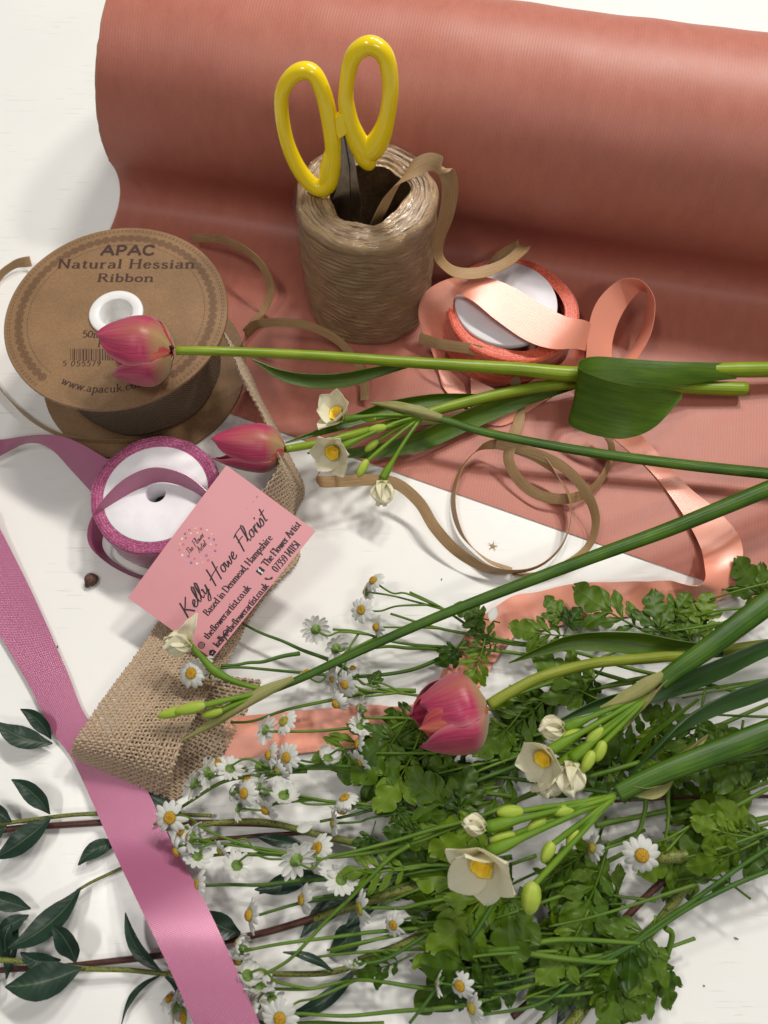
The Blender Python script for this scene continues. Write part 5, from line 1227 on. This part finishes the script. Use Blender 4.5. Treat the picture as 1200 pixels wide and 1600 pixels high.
sprig('sprig with the round front daisy beside the rose ribbon and green backed ones below it', [[(310, 1313, 1.7), (400, 1324, 1.6), (490, 1340, 1.6), (560, 1336, 1.8), (640, 1318, 2.0), (720, 1288, 2.2), (860, 1232, 2.4), (1000, 1190, 2.6)], [(318, 1336, 1.2), (400, 1334, 1.2), (470, 1338, 1.4)], [(290, 1290, 1.7), (296, 1300, 1.7), (302, 1308, 1.7)]],
      [(265, 1278, 2.5, 'F', .90), (298, 1308, 1.9, 'BL', .84), (277, 1330, 1.9, 'DL', .78), (308, 1338, 1.6, 'BD', .78), (344, 1330, 1.6, 'DL', .66), (370, 1353, 1.7, 'BD', .84), (282, 1300, 1.7, 'UL', .66)],
      [(640, 1300, 1.6, 190, 1.8, 0)])
sprig('sprig with the large blurred white daisy in the middle of the lower stems', [[(480, 1343, 2.6), (560, 1330, 2.4), (660, 1300, 2.4), (740, 1280, 2.4), (840, 1235, 2.4)], [(508, 1372, 1.6), (580, 1360, 1.6), (680, 1352, 1.6), (760, 1350, 1.6)]],
      [(462, 1343, 3.2, 'B', .98), (495, 1325, 2.4, 'UL', .86), (484, 1352, 1.9, 'DL', .7), (533, 1375, 1.9, 'BD', .84, 1)],
      [(600, 1360, 1.8, 185, 3.0, 1, .25, 2), (575, 1318, 1.3, 250, 1.5, 0)])
sprig('sprig with dark centred sideways daisies above the dark eucalyptus leaf', [[(405, 1429, 1.8), (470, 1412, 1.5), (530, 1400, 1.4), (600, 1375, 1.4), (700, 1355, 1.4), (800, 1340, 1.5)], [(312, 1384, 1.2), (400, 1382, 1.1), (500, 1374, 1.2), (580, 1368, 1.3)]],
      [(390, 1430, 2.1, 'L', .84), (471, 1406, 2.0, 'L', .80), (307, 1382, 1.9, 'L', .78, 1)])
sprig('sprig with daisies hanging on the bare table right of the rose ribbon', [[(378, 1487, 1.8), (450, 1474, 1.6), (560, 1458, 1.4), (660, 1450, 1.4), (760, 1420, 1.5), (880, 1380, 1.5)], [(575, 1420, 1.6), (650, 1415, 1.6), (740, 1390, 1.6)]],
      [(371, 1474, 2.0, 'BL', .74), (371, 1500, 2.1, 'D', .80), (561, 1420, 2.2, 'L', .86, 1), (614, 1446, 2.0, 'LF', .66)],
      [(700, 1470, 1.8, 210, 2.8, 1), (740, 1420, 2.1, 230, 3.8, 1, .25, 0)])
sprig('sprig of foreground daisies at the bottom edge right of the rose ribbon', [[(400, 1546, 1.8), (480, 1545, 1.6), (560, 1530, 1.5), (680, 1545, 1.5), (800, 1520, 1.6), (960, 1490, 1.7)], [(400, 1530, 1.6), (450, 1500, 1.5), (510, 1440, 1.6), (600, 1350, 2.0), (640, 1320, 2.2)], [(450, 1585, 1.5), (560, 1585, 1.4), (720, 1570, 1.5), (860, 1530, 1.6)]],
      [(386, 1525, 2.2, 'BD', .80), (402, 1546, 2.2, 'D', .80), (386, 1580, 1.9, 'L', .78), (437, 1592, 2.4, 'F', .86), (425, 1562, 1.6, 'BD', .7), (408, 1520, 1.4, 'U', .6)],
      [(600, 1510, 1.6, 200, 2.0, 0)])
sprig('sprig of wilting daisies low in the picture among long crossing stems', [[(560, 1508, 2.0), (620, 1490, 1.9), (690, 1440, 1.9), (740, 1380, 2.0)], [(720, 1545, 1.9), (760, 1540, 1.9), (850, 1520, 1.9), (960, 1490, 2.0), (1040, 1435, 2.2), (1210, 1320, 2.6), (1260, 1290, 2.6)], [(745, 1588, 1.8), (840, 1568, 1.9), (900, 1530, 1.9), (1000, 1470, 2.1), (1090, 1410, 2.3), (1210, 1358, 2.6), (1270, 1335, 2.6)], [(640, 1600, 2.0), (720, 1490, 2.2), (800, 1370, 2.2)]],
      [(552, 1513, 2.1, 'D', .62), (683, 1535, 2.1, 'BL', .66, 1), (718, 1541, 2.3, 'LF', .74, 1), (737, 1576, 2.2, 'L', .72, 2)],
      [(1010, 1500, 2.0, 250, 2.6, 1, .2, 1), (960, 1540, 1.8, 260, 2.8, 0), (1038, 1530, 1.4, 285, 1.8, 0, .5, 1), (1000, 1560, 1.6, 240, 1.9, 0, .3, 1)])
sprig('sprig with the single open daisy over the cut green twig at lower right', [[(1040, 1330, 2.2), (1080, 1290, 2.2), (1150, 1258, 2.3), (1250, 1210, 2.4)], [(935, 1327, 2.1), (985, 1312, 2.2), (1005, 1280, 2.4), (1010, 1240, 2.6)], [(1038, 1322, 2.1), (1044, 1280, 2.4), (1043, 1225, 2.7)]],
      [(1003, 1337, 2.9, 'F', .98), (925, 1325, 2.2, 'L', .74, 1)])
sprig('daisies peeping out under the rose ribbon at the bottom left edge', [[(300, 1592, .8), (380, 1596, .8), (480, 1600, .9), (600, 1600, 1.0)]],
      [(288, 1590, 1.4, 'L', .80), (273, 1574, 1.3, 'BL', .78), (265, 1560, 1.2, 'U', .6)])
# long leafy stalks that carry the dense cut foliage on the right
def stalk(label, mains, n, region, seed, sizes=(2.2, 3.8), z=(.5, 2.0), angc=200, angs=50, r=.13, bright=.28):
    root = empty('leafy_stalk', P(*mains[0][len(mains[0]) // 2][:2], 0), label, 'leafy stalk', 'stalks of dense cut green foliage')
    rnd = random.Random(seed); m = MB()
    for q in mains: m.tube(crom(PS(q), 60), [r, r * .9, r * .7], 9)
    for i in range(5):                                  # thin side stems
        e = rnd.choice(region); x0 = e[0] + rnd.uniform(-1, 1) * e[2]; y0 = e[1] + rnd.uniform(-1, 1) * e[3]; L = rnd.uniform(60, 150); sl = rnd.uniform(-.05, .45); zb = rnd.uniform(1.2, z[1] + .4)
        m.tube(crom(PS([(x0 - L * .6, y0 + L * .6 * sl + rnd.uniform(-8, 8), zb - .4), (x0, y0, zb), (x0 + L, y0 - L * sl, zb - .2)]), 24), [.05, .07, .085], 7)
    m.build('stem', M['dstem'], root)
    for i in range(int(n * .72)):
        e = rnd.choice(region); a = rnd.uniform(0, 6.28); q = math.sqrt(rnd.random())
        fern(root, e[0] + e[2] * q * math.cos(a), e[1] + e[3] * q * math.sin(a), rnd.uniform(*z), angc + rnd.uniform(-angs, angs), rnd.uniform(*sizes), 1 if rnd.random() < bright else 0, .65)
stalk('leafy stalk with dark cut leaves packed beneath the dusky tulip', [[(620, 1180, .8), (760, 1200, .9), (900, 1190, 1.0), (1050, 1150, 1.0)]], 17, [(690, 1190, 90, 30), (610, 1160, 50, 28), (800, 1105, 50, 35), (720, 1240, 70, 50)], 1)
stalk('leafy stalk filling the gap between tulip stem and narcissus buds', [[(780, 1110, .9), (880, 1090, 1.0), (1000, 1060, 1.1), (1150, 1040, 1.1)]], 14, [(830, 1100, 50, 30), (900, 1075, 70, 25), (820, 1180, 60, 60), (960, 1180, 60, 50)], 2)
stalk('leafy stalk under the broad blue green leaf at the right edge', [[(960, 1190, 1.0), (1060, 1160, 1.1), (1200, 1100, 1.2)]], 18, [(1060, 1120, 70, 50), (1140, 1110, 60, 50), (1120, 1180, 90, 35), (1170, 1200, 40, 30)], 3, z=(.5, 2.6))
stalk('leafy stalk with a dense clump of leaves at the right below the lowest narcissus', [[(1060, 1330, 1.6), (1120, 1300, 1.4), (1230, 1270, 1.2)], [(930, 1290, 1.0), (1060, 1262, 1.0), (1210, 1220, 1.1)]], 17, [(1110, 1330, 55, 45), (1160, 1310, 50, 40), (1100, 1290, 70, 20), (1090, 1370, 40, 20)], 4, z=(.6, 2.8), angc=190, angs=60, sizes=(2.0, 3.2))
stalk('leafy stalk behind the lowest narcissus, leaves spreading towards the single open daisy', [[(820, 1400, 1.2), (900, 1370, 1.2), (1000, 1320, 1.2)]], 16, [(900, 1380, 70, 45), (860, 1340, 60, 40), (920, 1410, 50, 30), (720, 1300, 60, 40)], 5, angc=215)
stalk('leafy stalk with bright leaves in the lower middle of the picture', [[(690, 1480, 1.2), (800, 1470, 1.3), (960, 1500, 1.4)], [(740, 1490, 1.8), (810, 1480, 2.4), (880, 1468, 2.3), (1000, 1474, 2.1)], [(745, 1478, 1.6), (825, 1490, 2.4), (900, 1500, 2.3), (962, 1502, 2.0), (1000, 1478, 2.1)]], 26, [(760, 1440, 70, 50), (840, 1480, 80, 50), (800, 1520, 90, 30), (900, 1470, 70, 30), (710, 1400, 50, 40)], 6, angc=220, angs=55, bright=.45, z=(.5, 2.2))
stalk('leafy stalk with leaves dangling at the bottom right edge of the heap', [[(850, 1590, 1.0), (930, 1520, 1.3), (1000, 1480, 1.6)], [(1040, 1450, 2.0), (1050, 1465, 1.8), (1030, 1530, 1.2), (1015, 1590, 1.0)]], 12, [(940, 1500, 50, 40), (990, 1500, 35, 50), (920, 1550, 45, 30)], 7, angc=245, angs=35, bright=.4)
stalk('leafy stalk poking out by the peach ribbon fold at the right edge', [[(1100, 1000, .8), (1160, 960, 1.0), (1230, 930, 1.0)]], 6, [(1178, 925, 14, 30), (1140, 960, 20, 12), (1090, 980, 30, 10)], 8, angc=110, angs=40, sizes=(1.8, 2.8))
stalk('leafy stalk with a few cut leaves under the daisies of the lower middle', [[(560, 1400, .6), (640, 1380, .7), (760, 1350, .8)]], 9, [(680, 1350, 40, 40), (660, 1290, 40, 35), (640, 1430, 40, 40), (560, 1480, 10, 10)], 9, angc=200, angs=40, z=(.3, 1.2))

# ------------------------------------------------------------------ eucalyptus branches
EG = 'eucalyptus branches under the ribbon and daisies'
def eleaf(root, base, tip, w, zb=1.0, zt=1.2, bend=0, tilt=0.0):
    w *= .86
    a, b_ = P(base[0], base[1], zb), P(tip[0], tip[1], zt); d = b_ - a; s = Vector((-d.y, d.x, 0)).normalized()
    mid = (a + b_) / 2 + s * bend * d.length + Vector((0, 0, .15))
    m = MB(); blade(m, [a, a.lerp(mid, .5) + s * bend * d.length * .25, mid, mid.lerp(b_, .5) + s * bend * d.length * .25, b_], [.03, .38 * w, .70 * w, .82 * w, w * .80, .62 * w, .34 * w, .015], n=24, nv=8, fold=.12, unit=True, thick=.03, roll=[tilt, tilt], wave=.02)
    m.build('leaf', M['euc'], root)
def branch(label, twigs, leaves):
    root = empty('eucalyptus_branch', P(*twigs[0][0][len(twigs[0][0]) // 2][:2], 0), label, 'eucalyptus branch', EG)
    for pts, rad, mt in twigs:
        C = crom(PS(pts), 60)
        m = MB(); m.tube([p + Vector((0, .010 * math.sin(i * .35), .008 * math.sin(i * .5))) for i, p in enumerate(C)], rad, 10); m.build('twig', M[mt], root)
    for l in leaves: eleaf(root, *l)
branch('eucalyptus branch with paired dark leaves entering at the left below the curved hessian', [([(-40, 1300, .6), (0, 1288, .6), (80, 1277, .5), (150, 1271, .4), (220, 1270, .4), (330, 1275, .5)], [.10, .10, .09], 'woodg'), ([(-40, 1310, .4), (20, 1295, .3), (150, 1286, .3), (240, 1284, .3), (330, 1286, .4), (440, 1290, .4), (520, 1312, .4)], [.15, .15, .14], 'wood'),
       ([(300, 1290, .5), (400, 1283, .6), (480, 1300, .6), (560, 1318, .6), (640, 1334, .6), (720, 1352, .6)], [.12, .15, .20, .22], 'woodg'), ([(330, 1312, .3), (400, 1306, .3), (480, 1302, .4), (540, 1312, .5)], [.09, .1, .12], 'wood')],
       [((80, 1276), (-10, 1342), .85, .8, 1.0, .06, .2), ((78, 1272), (18, 1218), .62, .8, 1.4, -.08, -.2), ((18, 1284), (-30, 1250), .5, .7, 1.2), ((10, 1290), (-30, 1325), .5, .5, .5), ((82, 1162), (-6, 1128), .72, .5, .9, .08, .2), ((80, 1155), (32, 1108), .55, .5, 1.1, -.1, -.3), ((185, 1232), (300, 1298), .45, .3, .3, .1), ((245, 1290), (268, 1335), .5, .3, .3)])
branch('eucalyptus branch with one long leaf pointing down left, crossing under the rose ribbon', [([(120, 1392, .7), (150, 1375, .5), (195, 1354, .4), (240, 1338, .4), (300, 1318, .4), (340, 1308, .4)], [.07, .08, .08], 'woodg')],
       [((126, 1388), (12, 1482), .85, .8, 1.2, .10, .25), ((185, 1318), (122, 1352), .55, .4, .6, -.12, .1), ((48, 1420), (-30, 1395), .55, .6, .8), ((45, 1430), (-10, 1460), .5, .5, .6), ((28, 1445), (10, 1530), .42, .4, .4)])
branch('eucalyptus branch with rounded leaves at the bottom left corner', [([(-40, 1495, 1.0), (0, 1500, 1.0), (60, 1505, .9), (130, 1513, .8), (200, 1516, .6), (260, 1522, .5), (340, 1522, .4), (420, 1522, .5), (510, 1520, .7), (580, 1498, .9), (660, 1462, 1.0)], [.11, .11, .10, .11, .13, .15], 'woodg')],
       [((128, 1512), (8, 1542), 1.0, 1.1, 1.3, .05, .1), ((118, 1505), (80, 1445), .75, 1.0, 1.8, -.1, -.3), ((95, 1500), (32, 1488), .5, .9, 1.0, .1), ((252, 1518), (196, 1426), .42, .8, 1.6, .10, -.2), ((250, 1524), (190, 1600), .24, .6, .3, -.14, .6), ((258, 1526), (300, 1572), .34, .5, .3, .1, .5), ((520, 1518), (442, 1488), .26, 1.0, 1.5, -.08, .5), ((560, 1508), (440, 1590), .0 + .45, .5, .2, .1, .2),
        ((5, 1500), (-40, 1430), .6, .9, 1.5), ((0, 1530), (-40, 1590), .7, .4, .4), ((12, 1495), (18, 1440), .5, .5, .7, .1)])
branch('eucalyptus branch with thick speckled green twig running under the lower daisies', [([(-40, 1520, .3), (30, 1514, .3), (120, 1508, .3), (240, 1494, .3), (330, 1475, .3), (420, 1455, .4), (500, 1432, .5)], [.12, .14, .17], 'wood'), ([(490, 1436, .5), (550, 1416, .6), (620, 1394, .7), (700, 1372, .8), (790, 1352, .9)], [.17, .22, .2, .17], 'woodg'), ([(560, 1500, .6), (640, 1468, .8), (720, 1420, .9), (800, 1400, 1.0)], [.13, .13, .12], 'woodg')],
       [((376, 1458), (313, 1420), .75, .6, 1.0, .08, .1), ((500, 1345), (398, 1390), .62, .4, .5, .1), ((405, 1396), (510, 1372), .55, .4, .6, .08), ((470, 1320), (400, 1307), .4, .3, .4), ((560, 1400), (470, 1465), .65, .3, .4, -.1), ((560, 1440), (515, 1485), .85, .3, .3, .1), ((600, 1380), (540, 1450), .6, .3, .5)])
branch('cut red brown eucalyptus twigs on the white table at lower right', [([(1072, 1338, 2.0), (1040, 1340, 1.9), (1020, 1345, 1.6)], [.30, .27, .22], 'woodg'), ([(1070, 1345, 1.0), (1010, 1400, .9), (960, 1452, .8), (890, 1510, .6), (800, 1590, .5)], [.15, .16, .15], 'wood'), ([(1075, 1380, .8), (1030, 1440, .7), (960, 1510, .7), (900, 1590, .7), (860, 1640, .7)], [.22, .24, .28], 'woodg'), ([(930, 1500, .5), (880, 1560, .5), (820, 1620, .5)], [.08, .08, .08], 'woodg')],
       [((1060, 1375), (1000, 1360), .35, .8, 1.0), ((900, 1500), (870, 1600), .55, .4, .3, .05), ((700, 1520), (640, 1500), .4, .4, .4)])
branch('thin reddish twig at the right edge between leaf clump and narcissus stem', [([(960, 1252, .8), (1060, 1246, .8), (1150, 1245, .8), (1280, 1244, .8)], [.08, .09, .10], 'wood')], [])

# ------------------------------------------------------------------ small things on the table
m = MB(); c = P(142, 905, .28); m.ball(c, (0, .2, 1), .28, .36, 14, 8, lambda t: 1 + .15 * math.sin(t * 20)); m.ball(c + Vector((-.05, -.05, .22)), (0, 0, 1), .12, .16, 10, 6); m.ball(c + Vector((-.2, -.32, -.1)), (0, 0, 1), .13, .14, 8, 6)
o = m.build('seed_head', M['brownbit']); tag(o, 'small dark brown dried seed head on the white table left of the card', 'seed head')
m = MB(); random.seed(9)
for k in range(5):
    a = k * 1.3; c = P(770, 853, .05); d = Vector((math.cos(a), math.sin(a), 0)); m.tube([c - d * .1, c + d * .1, c + d * .28 + Vector((0, 0, .04))], [.03, .03, .012], 5)
o = m.build('dry_scrap', simple('straw_scrap', (.45, .30, .14), .7)); tag(o, 'tiny straw coloured scrap on the white table inside the raffia loop', 'scrap')
for (px, py, a, lb) in ((476, 1293, .3, 'loose white petal fallen onto the red brown twigs'), (770, 960, 1.2, 'loose white petal leaning on the long stem beside the peach ribbon')):
    m = MB(); c = P(px, py, .9 if px < 500 else 2.6); d = Vector((math.cos(a), math.sin(a), 0)); blade(m, [c - d * .38, c, c + d * .38], [.06, .2, .24, .2, .05], n=12, nv=4, fold=.2, unit=True, thick=.02)
    o = m.build('fallen_petal', M['daisy']); tag(o, lb, 'petal')
random.seed(23)
for px, py, lb in [(1150, 1466, 'tiny dark crumb on the bare white table below the cut leaves at lower right'), (1100, 1540, 'tiny dark crumb on the white table near the bottom right corner'), (90, 1010, 'tiny dark crumb on the white table beside the rose ribbon tail'), (690, 905, 'tiny dark crumb on the white table just below the big raffia loop')]:
    m = MB(); c = P(px, py, .04); a = random.uniform(0, 3); d = Vector((math.cos(a), math.sin(a), 0)); L = random.uniform(.04, .12)
    m.tube([c - d * L, c + Vector((0, 0, .02)), c + d * L * .8], [.02, .035, .015], 6)
    o = m.build('crumb', simple('plant_crumb', (.16, .11, .05), .8)); tag(o, lb, 'crumb', 'plant crumbs on the table')
